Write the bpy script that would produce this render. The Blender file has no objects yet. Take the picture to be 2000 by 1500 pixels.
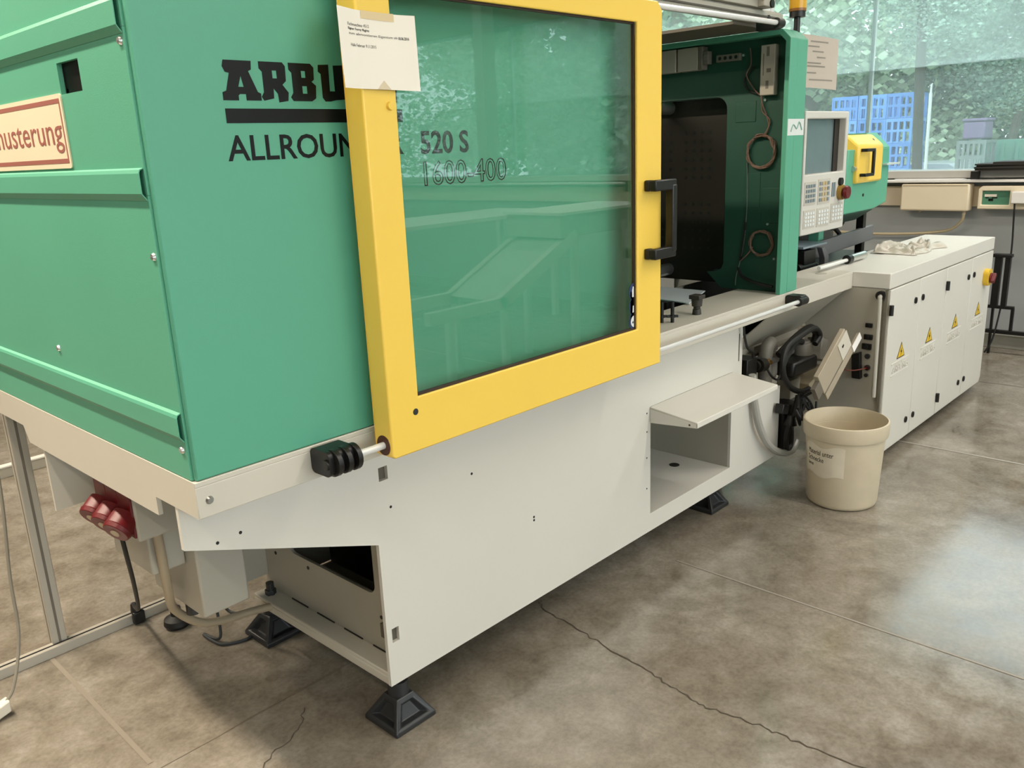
import bpy, bmesh, math, random
from mathutils import Vector, Matrix, noise
from mathutils.geometry import tessellate_polygon
random.seed(7)
S = bpy.context.scene
COL = S.collection
# ------------------------------------------------------------------ camera, world, lights, exposure
cd = bpy.data.cameras.new('camera'); cam = bpy.data.objects.new('camera', cd); COL.objects.link(cam)
yaw, pit, rol = math.radians(43.68211665), math.radians(-15.4395349), math.radians(2.45559892)
f_ = Vector((math.cos(pit)*math.cos(yaw), math.cos(pit)*math.sin(yaw), math.sin(pit)))
r_ = Vector((math.sin(yaw), -math.cos(yaw), 0)); d_ = f_.cross(r_)
r2 = r_*math.cos(rol)+d_*math.sin(rol); d2 = d_*math.cos(rol)-r_*math.sin(rol)
cam.matrix_world = Matrix(((r2.x, -d2.x, -f_.x, -1.20286), (r2.y, -d2.y, -f_.y, -1.65163), (r2.z, -d2.z, -f_.z, 1.55), (0, 0, 0, 1)))
cd.sensor_width = 36; cd.lens = 1652.695/2000*36; cd.clip_start = 0.05; cd.clip_end = 200
S.camera = cam
S.view_settings.view_transform = 'Standard'; S.view_settings.look = 'None'
S.view_settings.gamma = 1; S.view_settings.use_curve_mapping = False
S.view_settings.exposure = 0.15
W = bpy.data.worlds.new('sky'); S.world = W; W.use_nodes = True
wn = W.node_tree; bg = wn.nodes['Background']; bg.inputs[0].default_value = (0.94, 0.975, 1.0, 1); bg.inputs[1].default_value = 5.0
def ceiling_lamp_light(x, y, z, lx, ly, power, color):
    l = bpy.data.lights.new('lamp_light', 'AREA'); l.shape = 'RECTANGLE'; l.size = lx; l.size_y = ly; l.energy = power; l.color = color
    o = bpy.data.objects.new('lamp_light', l); o.location = (x, y, z); COL.objects.link(o); return o
LAMPS = [(-1.42, 2.4, 4.0, 0.14, 5.8, 340, (1, .87, .70)), (-3.6, 2.4, 4.0, 0.16, 6.0, 40, (1, .88, .72)),
         (1.9, -4.4, 4.0, 0.16, 5.0, 110, (1, .93, .82)), (4.4, -1.5, 4.0, 0.16, 5.0, 110, (1, .96, .90)),
         (0.6, -5.0, 4.0, 0.16, 4.0, 20, (1, .93, .82)), (-2.9, -1.6, 4.0, 0.16, 1.5, 50, (1, .88, .72))]
for L in LAMPS: ceiling_lamp_light(*L)

# ------------------------------------------------------------------ helpers
def lin(c):
    if isinstance(c, str): c = tuple(int(c[i:i+2], 16)/255 for i in (0, 2, 4))
    return tuple(((v+.055)/1.055)**2.4 if v > .04045 else v/12.92 for v in c)
def mat(name, col, rough=.5, metal=0., var=.06, vscale=6., bump=0., bscale=200., spec=.5, emit=None, strength=1., trans=0.):
    m = bpy.data.materials.new(name); m.use_nodes = True; n = m.node_tree; b = n.nodes['Principled BSDF']
    c = lin(col)
    tc = n.nodes.new('ShaderNodeTexCoord'); nz = n.nodes.new('ShaderNodeTexNoise'); nz.inputs['Scale'].default_value = vscale; nz.inputs['Detail'].default_value = 5
    geo = n.nodes.new('ShaderNodeNewGeometry'); n.links.new(geo.outputs['Position'], nz.inputs['Vector'])
    mx = n.nodes.new('ShaderNodeMix'); mx.data_type = 'RGBA'
    mx.inputs[6].default_value = tuple(v*(1-var) for v in c)+(1,); mx.inputs[7].default_value = tuple(min(1, v*(1+var)) for v in c)+(1,)
    n.links.new(nz.outputs['Fac'], mx.inputs[0]); n.links.new(mx.outputs[2], b.inputs['Base Color'])
    b.inputs['Roughness'].default_value = rough; b.inputs['Metallic'].default_value = metal; b.inputs['Specular IOR Level'].default_value = spec
    if bump:
        n2 = n.nodes.new('ShaderNodeTexNoise'); n2.inputs['Scale'].default_value = bscale; n.links.new(geo.outputs['Position'], n2.inputs['Vector'])
        bp = n.nodes.new('ShaderNodeBump'); bp.inputs['Strength'].default_value = bump; bp.inputs['Distance'].default_value = .002
        n.links.new(n2.outputs['Fac'], bp.inputs['Height']); n.links.new(bp.outputs['Normal'], b.inputs['Normal'])
    if emit:
        b.inputs['Emission Color'].default_value = lin(emit)+(1,); b.inputs['Emission Strength'].default_value = strength
    if trans: b.inputs['Transmission Weight'].default_value = trans
    return m
def pane_mat(name, tint, ior=1.5, haze=0., hazecol=(.8, .9, .9)):
    m = bpy.data.materials.new(name); m.use_nodes = True; n = m.node_tree; n.nodes.clear()
    o = n.nodes.new('ShaderNodeOutputMaterial'); t = n.nodes.new('ShaderNodeBsdfTransparent'); t.inputs[0].default_value = tint+(1,)
    g = n.nodes.new('ShaderNodeBsdfGlossy'); g.inputs['Roughness'].default_value = .0
    fr = n.nodes.new('ShaderNodeFresnel'); ge = n.nodes.new('ShaderNodeNewGeometry'); mi = n.nodes.new('ShaderNodeMix')   # same reflectance on both faces of the slab
    mi.inputs[2].default_value = ior; mi.inputs[3].default_value = 1/ior
    n.links.new(ge.outputs['Backfacing'], mi.inputs[0]); n.links.new(mi.outputs[0], fr.inputs['IOR'])
    mx = n.nodes.new('ShaderNodeMixShader'); base = t
    if haze:
        d = n.nodes.new('ShaderNodeBsdfTranslucent'); d.inputs[0].default_value = hazecol+(1,)
        m0 = n.nodes.new('ShaderNodeMixShader'); m0.inputs[0].default_value = haze
        n.links.new(t.outputs[0], m0.inputs[1]); n.links.new(d.outputs[0], m0.inputs[2]); base = m0
    n.links.new(fr.outputs[0], mx.inputs[0]); n.links.new(base.outputs[0], mx.inputs[1]); n.links.new(g.outputs[0], mx.inputs[2])
    n.links.new(mx.outputs[0], o.inputs[0]); return m
WL = {}      # world location of each object built
def link(o, parent, loc):
    COL.objects.link(o); WL[o.name] = Vector(loc)
    if parent is not None:
        o.parent = parent; o.location = Vector(loc)-WL[parent.name]
    else: o.location = loc
    return o
def thing(name, loc, label, cat, group=None):
    o = bpy.data.objects.new(name, None); o.empty_display_size = .1
    link(o, None, loc); o['label'] = label; o['category'] = cat
    if group: o['group'] = group
    return o
def tag(o, label, cat, group=None):
    o['label'] = label; o['category'] = cat
    if group: o['group'] = group
    return o
def struct(o): o['kind'] = 'structure'; return o
def arb(d):
    d = Vector(d).normalized(); a = Vector((0, 0, 1)) if abs(d.z) < .9 else Vector((1, 0, 0))
    u = d.cross(a).normalized(); return u, d.cross(u).normalized()
class B:
    def __init__(s): s.bm = bmesh.new()
    def face(s, pts):
        return s.bm.faces.new([s.bm.verts.new(p) for p in pts])
    def box(s, x0, x1, y0, y1, z0, z1):
        v = [s.bm.verts.new((x, y, z)) for x in (x0, x1) for y in (y0, y1) for z in (z0, z1)]
        for q in ((0, 1, 3, 2), (4, 6, 7, 5), (0, 4, 5, 1), (2, 3, 7, 6), (0, 2, 6, 4), (1, 5, 7, 3)): s.bm.faces.new([v[i] for i in q])
        return s
    def obox(s, c, ax, ay, az, hx, hy, hz):
        c, ax, ay, az = Vector(c), Vector(ax).normalized(), Vector(ay).normalized(), Vector(az).normalized()
        v = [s.bm.verts.new(c+ax*hx*i+ay*hy*j+az*hz*k) for i in (-1, 1) for j in (-1, 1) for k in (-1, 1)]
        for q in ((0, 1, 3, 2), (4, 6, 7, 5), (0, 4, 5, 1), (2, 3, 7, 6), (0, 2, 6, 4), (1, 5, 7, 3)): s.bm.faces.new([v[i] for i in q])
        return s
    def cyl(s, p0, p1, r0, r1=None, n=20, caps=True):
        p0, p1 = Vector(p0), Vector(p1); r1 = r0 if r1 is None else r1; u, w = arb(p1-p0)
        A = [s.bm.verts.new(p0+(u*math.cos(2*math.pi*i/n)+w*math.sin(2*math.pi*i/n))*r0) for i in range(n)]
        C = [s.bm.verts.new(p1+(u*math.cos(2*math.pi*i/n)+w*math.sin(2*math.pi*i/n))*r1) for i in range(n)]
        for i in range(n): s.bm.faces.new((A[i], A[(i+1) % n], C[(i+1) % n], C[i]))
        if caps: s.bm.faces.new(A[::-1]); s.bm.faces.new(C)
        return s
    def tube(s, pts, r, n=8, close=False, smooth=True):
        pts = [Vector(p) for p in pts]
        if smooth and len(pts) > 2: pts = spline(pts, close)
        m = len(pts); rings = []; u = None
        for i, p in enumerate(pts):
            if close: t = pts[(i+1) % m]-pts[i-1]
            else: t = pts[min(i+1, m-1)]-pts[max(i-1, 0)]
            t.normalize()
            if u is None: u = arb(t)[0]
            else: u = (u-t*u.dot(t)).normalized()
            w = t.cross(u)
            rings.append([s.bm.verts.new(p+(u*math.cos(2*math.pi*k/n)+w*math.sin(2*math.pi*k/n))*r) for k in range(n)])
        for i in range(m if close else m-1):
            a, b = rings[i], rings[(i+1) % m]
            for k in range(n): s.bm.faces.new((a[k], a[(k+1) % n], b[(k+1) % n], b[k]))
        if not close: s.bm.faces.new(rings[0][::-1]); s.bm.faces.new(rings[-1])
        return s
    def lathe(s, prof, c=(0, 0), n=40, z=0):
        rings = [[s.bm.verts.new((c[0]+r*math.cos(2*math.pi*k/n), c[1]+r*math.sin(2*math.pi*k/n), z+h)) for k in range(n)] if r > 0 else [s.bm.verts.new((c[0], c[1], z+h))] for r, h in prof]
        for a, b in zip(rings, rings[1:]):
            for k in range(n):
                if len(a) == 1: s.bm.faces.new((a[0], b[(k+1) % n], b[k])) if len(b) > 1 else None
                elif len(b) == 1: s.bm.faces.new((a[k], a[(k+1) % n], b[0]))
                else: s.bm.faces.new((a[k], a[(k+1) % n], b[(k+1) % n], b[k]))
        return s
    def plate(s, outer, holes, ax, a0, a1):
        """polygon with holes in the plane across axis ax, thickness a0..a1"""
        def P(q, a): return {'x': (a, q[0], q[1]), 'y': (q[0], a, q[1]), 'z': (q[0], q[1], a)}[ax]
        loops = [list(outer)]+[list(h) for h in holes]
        tris = tessellate_polygon([[Vector((p[0], p[1], 0)) for p in l] for l in loops])
        flat = [p for l in loops for p in l]
        for a in (a0, a1):
            vs = [s.bm.verts.new(P(p, a)) for p in flat]
            for t in tris:
                try: s.bm.faces.new([vs[i] for i in t])
                except ValueError: pass
            if a == a0: va = vs
            else: vb = vs
        k = 0
        for l in loops:
            n = len(l)
            for i in range(n): s.bm.faces.new((va[k+i], va[k+(i+1) % n], vb[k+(i+1) % n], vb[k+i]))
            k += n
        return s
    def sheet(s, fn, nu, nv):
        g = [[s.bm.verts.new(fn(i/nu, j/nv)) for j in range(nv+1)] for i in range(nu+1)]
        for i in range(nu):
            for j in range(nv): s.bm.faces.new((g[i][j], g[i+1][j], g[i+1][j+1], g[i][j+1]))
        return s
    def out(s, name, m, parent=None, bevel=0., seg=2, smooth=True, recalc=True, angle=.6):
        bm = s.bm
        if recalc: bmesh.ops.recalc_face_normals(bm, faces=bm.faces)
        lo = Vector((1e9,)*3); hi = -lo
        for v in bm.verts:
            for i in range(3): lo[i] = min(lo[i], v.co[i]); hi[i] = max(hi[i], v.co[i])
        c = (lo+hi)/2
        if parent is None: c.z = lo.z
        for v in bm.verts: v.co -= c
        me = bpy.data.meshes.new(name); bm.to_mesh(me); bm.free(); me.materials.append(m)
        if smooth:
            me.shade_smooth(); me.set_sharp_from_angle(angle=angle)
        o = bpy.data.objects.new(name, me); link(o, parent, c)
        if bevel:
            b = o.modifiers.new('bevel', 'BEVEL'); b.width = bevel; b.segments = seg; b.limit_method = 'ANGLE'; b.angle_limit = .6; b.harden_normals = False
        return o
def spline(pts, close=False, k=8):
    out = []; m = len(pts)
    for i in range(m if close else m-1):
        g = (lambda j: pts[j % m]) if close else (lambda j: pts[max(0, min(m-1, j))])
        p0, p1, p2, p3 = g(i-1), g(i), g(i+1), g(i+2)
        for q in range(k):
            t = q/k
            out.append(.5*((2*p1)+(p2-p0)*t+(2*p0-5*p1+4*p2-p3)*t*t+(3*p1-p0-3*p2+p3)*t**3))
    if not close: out.append(pts[-1])
    return out
def rrect(x0, x1, z0, z1, r, n=6):
    q = []
    for cx, cz, a in ((x1-r, z1-r, 0), (x0+r, z1-r, 90), (x0+r, z0+r, 180), (x1-r, z0+r, 270)):
        for i in range(n+1):
            t = math.radians(a+90*i/n); q.append((cx+r*math.cos(t), cz+r*math.sin(t)))
    return q
def rect(x0, x1, z0, z1): return [(x0, z0), (x1, z0), (x1, z1), (x0, z1)]
def disc(cx, cz, r, n=20): return [(cx+r*math.cos(2*math.pi*i/n), cz+r*math.sin(2*math.pi*i/n)) for i in range(n)]
def text(s, name, m, parent, fn, x0, x1, z0, z1, depth=.0006, outline=0., bold=0.):
    """lettering fitted to the flat box x0..x1, z0..z1; fn(x, z, d) gives the point on its surface, d off it"""
    cu = bpy.data.curves.new(name, 'FONT'); cu.body = s; cu.size = 1; cu.resolution_u = 3
    if outline: cu.fill_mode = 'NONE'; cu.bevel_depth = outline; cu.bevel_resolution = 0
    else: cu.extrude = .01; cu.offset = bold
    o = bpy.data.objects.new('tmp_text', cu); COL.objects.link(o); dg = bpy.context.evaluated_depsgraph_get()
    me = bpy.data.meshes.new_from_object(o.evaluated_get(dg)); bpy.data.objects.remove(o); bpy.data.curves.remove(cu)
    xs = [v.co.x for v in me.vertices]; ys = [v.co.y for v in me.vertices]
    ax, bx, ay, by = min(xs), max(xs), min(ys), max(ys)
    b = B(); b.bm.from_mesh(me); bpy.data.meshes.remove(me)
    for v in b.bm.verts:
        d = depth if v.co.z > 0 else 0.
        v.co = fn(x0+(v.co.x-ax)/(bx-ax)*(x1-x0), z0+(v.co.y-ay)/(by-ay)*(z1-z0), d)
    return b.out(name, m, parent, smooth=False, recalc=True)

# ------------------------------------------------------------------ materials
GREEN = mat('green_paint', '5ba589', .42, spec=.35, var=.04, vscale=3, bump=.12, bscale=500)
DGREEN = mat('shaded_green_paint', '174334', .5, var=.12, vscale=5)  # the machine green darkened in colour for the shade inside the frame
YELLOW = mat('yellow_paint', 'f3cd58', .35, var=.03)
RIM = mat('cream_powder_coat', 'cbc6b9', .38, var=.03)
WHITE = mat('grey_white_paint', 'd6d3ca', .36, var=.03, vscale=3)
GREYP = mat('light_grey_paint', 'aca799', .45, var=.05)  # grey paint, toned down for shade in recesses and on the cabinet side
BLACKP = mat('black_plastic', '0e0e0d', .4, var=.2)
RUBBER = mat('black_rubber', '131311', .6, var=.2)
IRON = mat('dark_cast_iron', '26282a', .4, var=.25, vscale=20, spec=.6)
PRINT = mat('black_print', '050605', .4, var=.1, spec=.25)
STEEL = mat('polished_steel', 'd6d6d4', .28, .9)
ROD = mat('bright_rod', 'e3e3e1', .25, .25)
DSTEEL = mat('dark_machined_steel', '211e17', .5, .4, var=.25, vscale=9)
ZINC = mat('zinc_steel', '9a9a96', .35, .9, var=.15, vscale=15)
ALU = mat('anodised_aluminium', 'b3aea2', .4, .25, var=.06)
RED = mat('red_plastic', '620b10', .4, var=.1)
BLUEP = mat('blue_plastic', '1e4f8c', .4)
BEIGE = mat('beige_plastic', 'b8a98b', .5, var=.05)
CREAM = mat('cream_plastic', 'd6c9ae', .5, var=.05)
PAPER = mat('white_paper', 'efe8da', .8, var=.02)
INK = mat('grey_ink', '4a4640', .8)
BROWN = mat('brown_print', '94564a', .7)
BRASS = mat('brass', '9a7440', .35, .9)
GREYSOFT = mat('beige_hose', 'a4957c', .55, var=.1)
CONC = None
def floor_mat():
    m = bpy.data.materials.new('polished_concrete'); m.use_nodes = True; n = m.node_tree; b = n.nodes['Principled BSDF']
    geo = n.nodes.new('ShaderNodeNewGeometry')
    def nz(sc, det, ro, dist=0.):
        t = n.nodes.new('ShaderNodeTexNoise'); t.inputs['Scale'].default_value = sc; t.inputs['Detail'].default_value = det; t.inputs['Roughness'].default_value = ro; t.inputs['Distortion'].default_value = dist
        n.links.new(geo.outputs['Position'], t.inputs['Vector']); return t
    a, c, e = nz(1.3, 8, .62, .3), nz(9, 7, .68, .35), nz(70, 4, .6)
    def ramp(src, stops):
        r = n.nodes.new('ShaderNodeValToRGB'); el = r.color_ramp.elements
        el[0].position, el[0].color = stops[0][0], lin(stops[0][1])+(1,); el[1].position, el[1].color = stops[-1][0], lin(stops[-1][1])+(1,)
        for p, cc in stops[1:-1]:
            q = el.new(p); q.color = lin(cc)+(1,)
        n.links.new(src, r.inputs[0]); return r
    r1 = ramp(a.outputs['Fac'], [(.30, '716a5f'), (.46, '928b80'), (.60, 'a59f95'), (.74, '817a6f')])
    r2 = ramp(c.outputs['Fac'], [(.30, 'b4ada2'), (.5, 'e0dcd4'), (.70, 'ffffff')])
    mx = n.nodes.new('ShaderNodeMix'); mx.data_type = 'RGBA'; mx.blend_type = 'MULTIPLY'; mx.inputs[0].default_value = .75
    n.links.new(r1.outputs[0], mx.inputs[6]); n.links.new(r2.outputs[0], mx.inputs[7])
    r3 = ramp(e.outputs['Fac'], [(.3, 'bdb8b0'), (.6, 'ffffff')])
    m2 = n.nodes.new('ShaderNodeMix'); m2.data_type = 'RGBA'; m2.blend_type = 'MULTIPLY'; m2.inputs[0].default_value = .4
    n.links.new(mx.outputs[2], m2.inputs[6]); n.links.new(r3.outputs[0], m2.inputs[7])
    n.links.new(m2.outputs[2], b.inputs['Base Color'])
    mr = n.nodes.new('ShaderNodeMapRange'); mr.inputs[1].default_value = .3; mr.inputs[2].default_value = .7; mr.inputs[3].default_value = .09; mr.inputs[4].default_value = .25
    n.links.new(c.outputs['Fac'], mr.inputs[0]); n.links.new(mr.outputs[0], b.inputs['Roughness'])
    bp = n.nodes.new('ShaderNodeBump'); bp.inputs['Strength'].default_value = .015; bp.inputs['Distance'].default_value = .003
    n.links.new(c.outputs['Fac'], bp.inputs['Height']); n.links.new(bp.outputs['Normal'], b.inputs['Normal'])
    b.inputs['Specular IOR Level'].default_value = .85
    return m

# ------------------------------------------------------------------ the hall
FLOOR = floor_mat(); CRACK = mat('crack_dirt', '4a4236', .8); JOINT = mat('floor_joint', '6f6555', .7)
XW = 5.665
fl = struct(B().box(-7, XW+.25, -9, 9, -.2, 0).out('floor', FLOOR))
def strip(name, pts, w, m, jit=0., seed=1):
    rnd = random.Random(seed); P = spline([Vector((p[0], p[1], 0)) for p in pts]) if len(pts) > 2 else [Vector((p[0], p[1], 0)) for p in pts]
    if len(pts) == 2: P = [P[0].lerp(P[1], i/20) for i in range(21)]
    b = B(); L = []
    for i, p in enumerate(P):
        t = (P[min(i+1, len(P)-1)]-P[max(i-1, 0)]).normalized(); nn = Vector((-t.y, t.x, 0))
        q = p+nn*rnd.uniform(-jit, jit); ww = w*(rnd.uniform(.5, 1.2) if jit else 1)
        L.append((b.bm.verts.new(q+nn*ww/2+Vector((0, 0, .0012))), b.bm.verts.new(q-nn*ww/2+Vector((0, 0, .0012)))))
    for i in range(len(L)-1): b.bm.faces.new((L[i][0], L[i+1][0], L[i+1][1], L[i][1]))
    return b.out(name, m, fl, smooth=False)
strip('crack', [(.80, .16), (.757, .119), (.735, -.05), (.70, -.24), (.68, -.40), (.655, -.522), (.652, -.62), (.672, -.76), (.676, -.855), (.69, -1.1), (.67, -1.4)], .005, CRACK, .008, 3)
strip('crack', [(-.10, .30), (-.18, .22), (-.30, .18), (-.42, .05), (-.55, .02), (-.7, -.06)], .003, CRACK, .006, 5)
strip('floor_joint', [(1.3, .388), (-1.2, .376)], .004, JOINT, .002, 9)
strip('floor_joint', [(-.495, 1.168), (-.505, .42)], .014, mat('worn_line', '867d70', .5))
strip('floor_joint', [(3.2, .9), (3.2, -4.5)], .016, mat('joint_light', 'a09a8f', .5))
strip('floor_joint', [(1.352, -.05), (1.338, -4.5)], .008, mat('joint_pale', '9a9388', .5))
strip('floor_joint', [(4.62, .9), (4.62, -4.5)], .010, mat('joint_far', '7d776b', .5))
WALL = mat('grey_wall_paint', '9b9f9f', .7, var=.04); WALLW = mat('pale_wall_paint', '807c74', .8)
wr = struct(B().box(XW, XW+.25, -9, 9, 0, 1.22).out('wall_right', WALL))
struct(B().box(-7.2, -7, -9, 9, 0, 5.9).out('wall_left', WALLW))
struct(B().box(-7.2, XW+.25, 9, 9.2, 0, 5.9).out('wall_back', WALLW))
ADDED_WIN = [rect(-6.4+2.6*k, -4.0+2.6*k, .9, 4.4) for k in range(4)]  # unseen windows added behind the camera for low daylight on the machine front
wf = struct(B().plate(rect(-7.2, XW+.25, 0, 5.9), ADDED_WIN, 'y', -9.2, -9).out('wall_front', WALLW, smooth=False))
for q in ADDED_WIN: B().box(q[0][0], q[1][0], -9.11, -9.10, .9, 4.4).out('pane', pane_mat('added_front_pane', (.92, .95, .95), 1.5), wf, smooth=False)
struct(B().box(-60, XW, -45, -9.2, -.6, -.4).out('ground', mat('yard_asphalt', '8a8a86', .9)))
struct(B().box(-7.2, XW+.25, -9.2, 9.2, 5.9, 6.1).out('ceiling', WALLW))
SILL = mat('sill_grey', 'a9a69f', .5); SILLW = mat('sill_white', 'd9d6d0', .45)
struct(B().box(XW-.07, XW+.25, -9, 9, 1.222, 1.275).out('trim_1', SILL, bevel=.004))
struct(B().box(XW-.16, XW-.0, -9, 9, 1.195, 1.214).out('trim_2', SILLW, bevel=.004))
struct(B().box(XW-.05, XW-.0, -9, 9, 1.02, 1.165).out('trim_3', mat('cable_trunking', 'd3c7b0', .5), bevel=.004))
struct(B().box(XW-.03, XW-.0, -9, 9, 0.0, .10).out('baseboard_right', mat('skirting', '8f8f84', .6), bevel=.004))
# facade glazing
FR = mat('frame_white', 'dcdcda', .4); FRG = mat('frame_grey', '9c9a94', .45)
LOW = pane_mat('tinted_pane', (.72, .79, .80), 1.5, .10, (.8, .9, .9)); HI = pane_mat('hazy_pane', (.82, .90, .91), 1.5, .20, (.80, .92, .92))
mull = [1.022-2.05*i for i in range(-4, 6)]
def facade(name, z0, z1, m, xo):
    b = B()
    for y in [9]+[v for v in mull if v < 9]+[-9]:
        b.box(XW+.062, XW+.09, y-.014, y+.014, z0, z1)
    b.box(XW+.062, XW+.075, -9, 9, z1-.003, z1)
    fr = struct(b.out(name, FR))
    ys = [9]+[v for v in mull if v < 9]+[-9]
    for a, c in zip(ys, ys[1:]):
        B().box(XW+.035+xo, XW+.045+xo, c+.001, a-.001, z0, z1-.001).out('pane', m, fr, smooth=False)
facade('window_1', 1.275, 2.018, LOW, 0)
facade('window_2', 2.018, 2.78, HI, .012)
struct(B().box(XW, XW+.25, -9, 9, 2.78, 5.9).out('wall_right', WALLW))
for i, y in enumerate((1.88, -5.35)):
    struct(B().box(XW-.20, XW-.02, y-.07, y+.07, 1.214, 5.9).box(XW-.06, XW-.02, y-.085, y-.07, 1.275, 5.9).out('trim_%d' % (4+i), FR if i == 0 else FRG, bevel=.004))
# ceiling lamps
LENS = mat('lamp_diffuser', 'fff4e0', .4, emit='fff0d8', strength=6)
for i, (x, y, z, lx, ly, p, c) in enumerate(LAMPS):
    t = thing('ceiling_lamp', (x, y, z+.03), 'long white strip lamp hanging above the hall, out of the picture', 'lamp', 'strip lamps under the ceiling')
    B().box(x-.11, x+.11, y-ly/2-.05, y+ly/2+.05, z+.03, z+.11).out('lamp_housing', FR, t, bevel=.005)
    B().box(x-.08, x+.08, y-ly/2, y+ly/2, z+.012, z+.029).out('diffuser', LENS, t)
    for s in (-1, 1): B().cyl((x, y+s*ly*.35, z+.11), (x, y+s*ly*.35, 5.9), .006, n=6).out('suspension_rod', ZINC, t)

# ------------------------------------------------------------------ outside
GRASS = mat('grass_ground', '6f8064', .9, var=.3, vscale=2)
struct(B().box(XW+.25, 60, -45, 45, -.6, -.4).out('ground', GRASS))
def leaf_mat(name, c):
    m = bpy.data.materials.new(name); m.use_nodes = True; n = m.node_tree; b = n.nodes['Principled BSDF']
    g = n.nodes.new('ShaderNodeNewGeometry'); r = n.nodes.new('ShaderNodeValToRGB')
    r.color_ramp.elements[0].color = tuple(v*.5 for v in lin(c))+(1,); r.color_ramp.elements[1].color = tuple(v*1.35 for v in lin(c))+(1,)
    n.links.new(g.outputs['Random Per Island'], r.inputs[0]); n.links.new(r.outputs[0], b.inputs['Base Color']); b.inputs['Roughness'].default_value = .8; b.inputs['Specular IOR Level'].default_value = .1
    return m
LEAF = [leaf_mat('leaves_mid_green', 'b3c6ac'), leaf_mat('leaves_pale_green', 'c2d3b4'), leaf_mat('leaves_dark_green', '93aa98')]
BARK = mat('bark', '6b5f50', .9, var=.3, vscale=6)
def crown_mesh(name, m, n, rx, rz, size, seed):
    rnd = random.Random(seed); vs, fs = [], []
    cl = [(rnd.gauss(0, .42)*rx, rnd.gauss(0, .42)*rx, rnd.uniform(-.95, .95)*rz, rnd.uniform(.3, .6)*rx) for _ in range(46)]
    for i in range(n):
        c = rnd.choice(cl); d = Vector((rnd.gauss(0, 1), rnd.gauss(0, 1), rnd.gauss(0, 1))).normalized()*c[3]*rnd.uniform(.4, 1)
        p = Vector(c[:3])+d; q = Vector((rnd.gauss(0, 1), rnd.gauss(0, 1), rnd.gauss(0, 1))).normalized(); u, w = arb(q); s = size*rnd.uniform(.6, 1.3)
        k = len(vs); vs += [p-u*s*.5, p+w*s*.32, p+u*s*.5, p-w*s*.32]; fs.append((k, k+1, k+2, k+3))
    me = bpy.data.meshes.new(name); me.from_pydata(vs, [], fs); me.materials.append(m); return me
CROWNS = [crown_mesh('crown', LEAF[k], 30000, 2.3, 3.3, .15, 20+k) for k in range(3)]
kinds = ['mid green leafy tree outside the window', 'pale green loose tree outside the window', 'dark green dense tree outside the window']
ROWO = ['first', 'second', 'third', 'fourth', 'fifth', 'sixth', 'seventh']
TR = [(18, 10.5, 0, 1.5), (19, 7.6, 1, 1.55), (18.8, 3.1, 2, .55), (18.5, -3.2, 0, 1.5), (18, -6.5, 1, 1.4), (19, -9.5, 2, 1.5), (18, -14, 0, 1.5),
      (24, 14.5, 2, 1.3), (25, 10.0, 0, 1.35), (24, 3.4, 1, .72), (25, -2.2, 2, 1.3), (24, -5.6, 0, 1.35), (25, -10.5, 1, 1.3), (24, -15.5, 2, 1.3), (13, -13, 1, .8), (25.5, 6.4, 2, .78)]
for i, (x, y, k, s) in enumerate(TR):
    t = thing('tree', (x, y, -.4), kinds[k]+(', low one behind the bare trunk' if i == 15 else ', %s from the left in the far row' % ROWO[i-7] if x > 22 else ', %s from the left in the near row' % ROWO[i] if x > 16 else ', nearest to the facade'), 'tree', 'trees outside the window wall')
    o = bpy.data.objects.new('crown', CROWNS[k]); link(o, t, (x, y, 3.6*s if s > .8 else 4.3)); o.scale = (s, s, s*1.05); o.rotation_euler.z = i*1.3
    o['kind'] = 'stuff'
    B().tube([(x, y, -.45), (x+.1, y+.06, 1.2), (x+.02, y-.05, 3.4*s)], .16*s, 10).out('trunk', BARK, t)
# shrubs low along the back so no horizon shows
ORD = ['first', 'second', 'third', 'fourth', 'fifth', 'sixth', 'seventh', 'eighth', 'ninth', 'tenth', 'eleventh', 'twelfth', 'thirteenth', 'fourteenth', 'fifteenth']
SHR = [crown_mesh('foliage', LEAF[(k*2) % 3], 6000, 1.5, 1.0, .15, 50+k) for k in range(2)]
for i, (x, y) in enumerate((27, v*1.25) for v in (12, 9.4, 6.9, 4.4, 1.9, -.7, -3.2, -5.8, -8.4, -11)):
    t = thing('shrub', (x, y, -.4), 'low dark shrub under the trees outside, %s from the left' % ORD[i], 'shrub', 'shrubs under the trees outside')
    o = bpy.data.objects.new('foliage', SHR[i % 2]); link(o, t, (x, y, 1.3)); o.scale = (1.25, 1.25, 2.0); o['kind'] = 'stuff'; o.rotation_euler.z = i
    B().cyl((x, y, -.45), (x, y, .6), .05, n=6).out('stem', BARK, t)
# near trunk, poles
t = thing('tree', (15.2, 3.72, -.4), 'tree with a thick bare trunk between blue crates and pole', 'tree')
B().tube([(15.2, 3.72, -.45), (15.22, 3.75, .8), (15.2, 3.80, 2.0), (15.3, 3.9, 3.6), (15.2, 4.0, 5.2)], .085, 12).out('trunk', mat('pinkish_bark', '3d342c', .9, var=.5, vscale=5), t)
o = bpy.data.objects.new('crown', CROWNS[2]); link(o, t, (15.3, 3.85, 4.7)); o.scale = (.5, .5, .45); o['kind'] = 'stuff'
pole = B().cyl((15, 3.52, -.4), (15, 3.55, 2.2), .028, n=10).cyl((15, 3.55, 2.2), (15, 3.55, 2.35), .018, n=8).out('pole', FR); tag(pole, 'thin white pole standing outside right of the bare trunk', 'pole')
BC = mat('blue_crate', '6fa3e6', .5, var=.08); BCD = mat('blue_crate_dark', '5c90da', .5)
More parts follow.
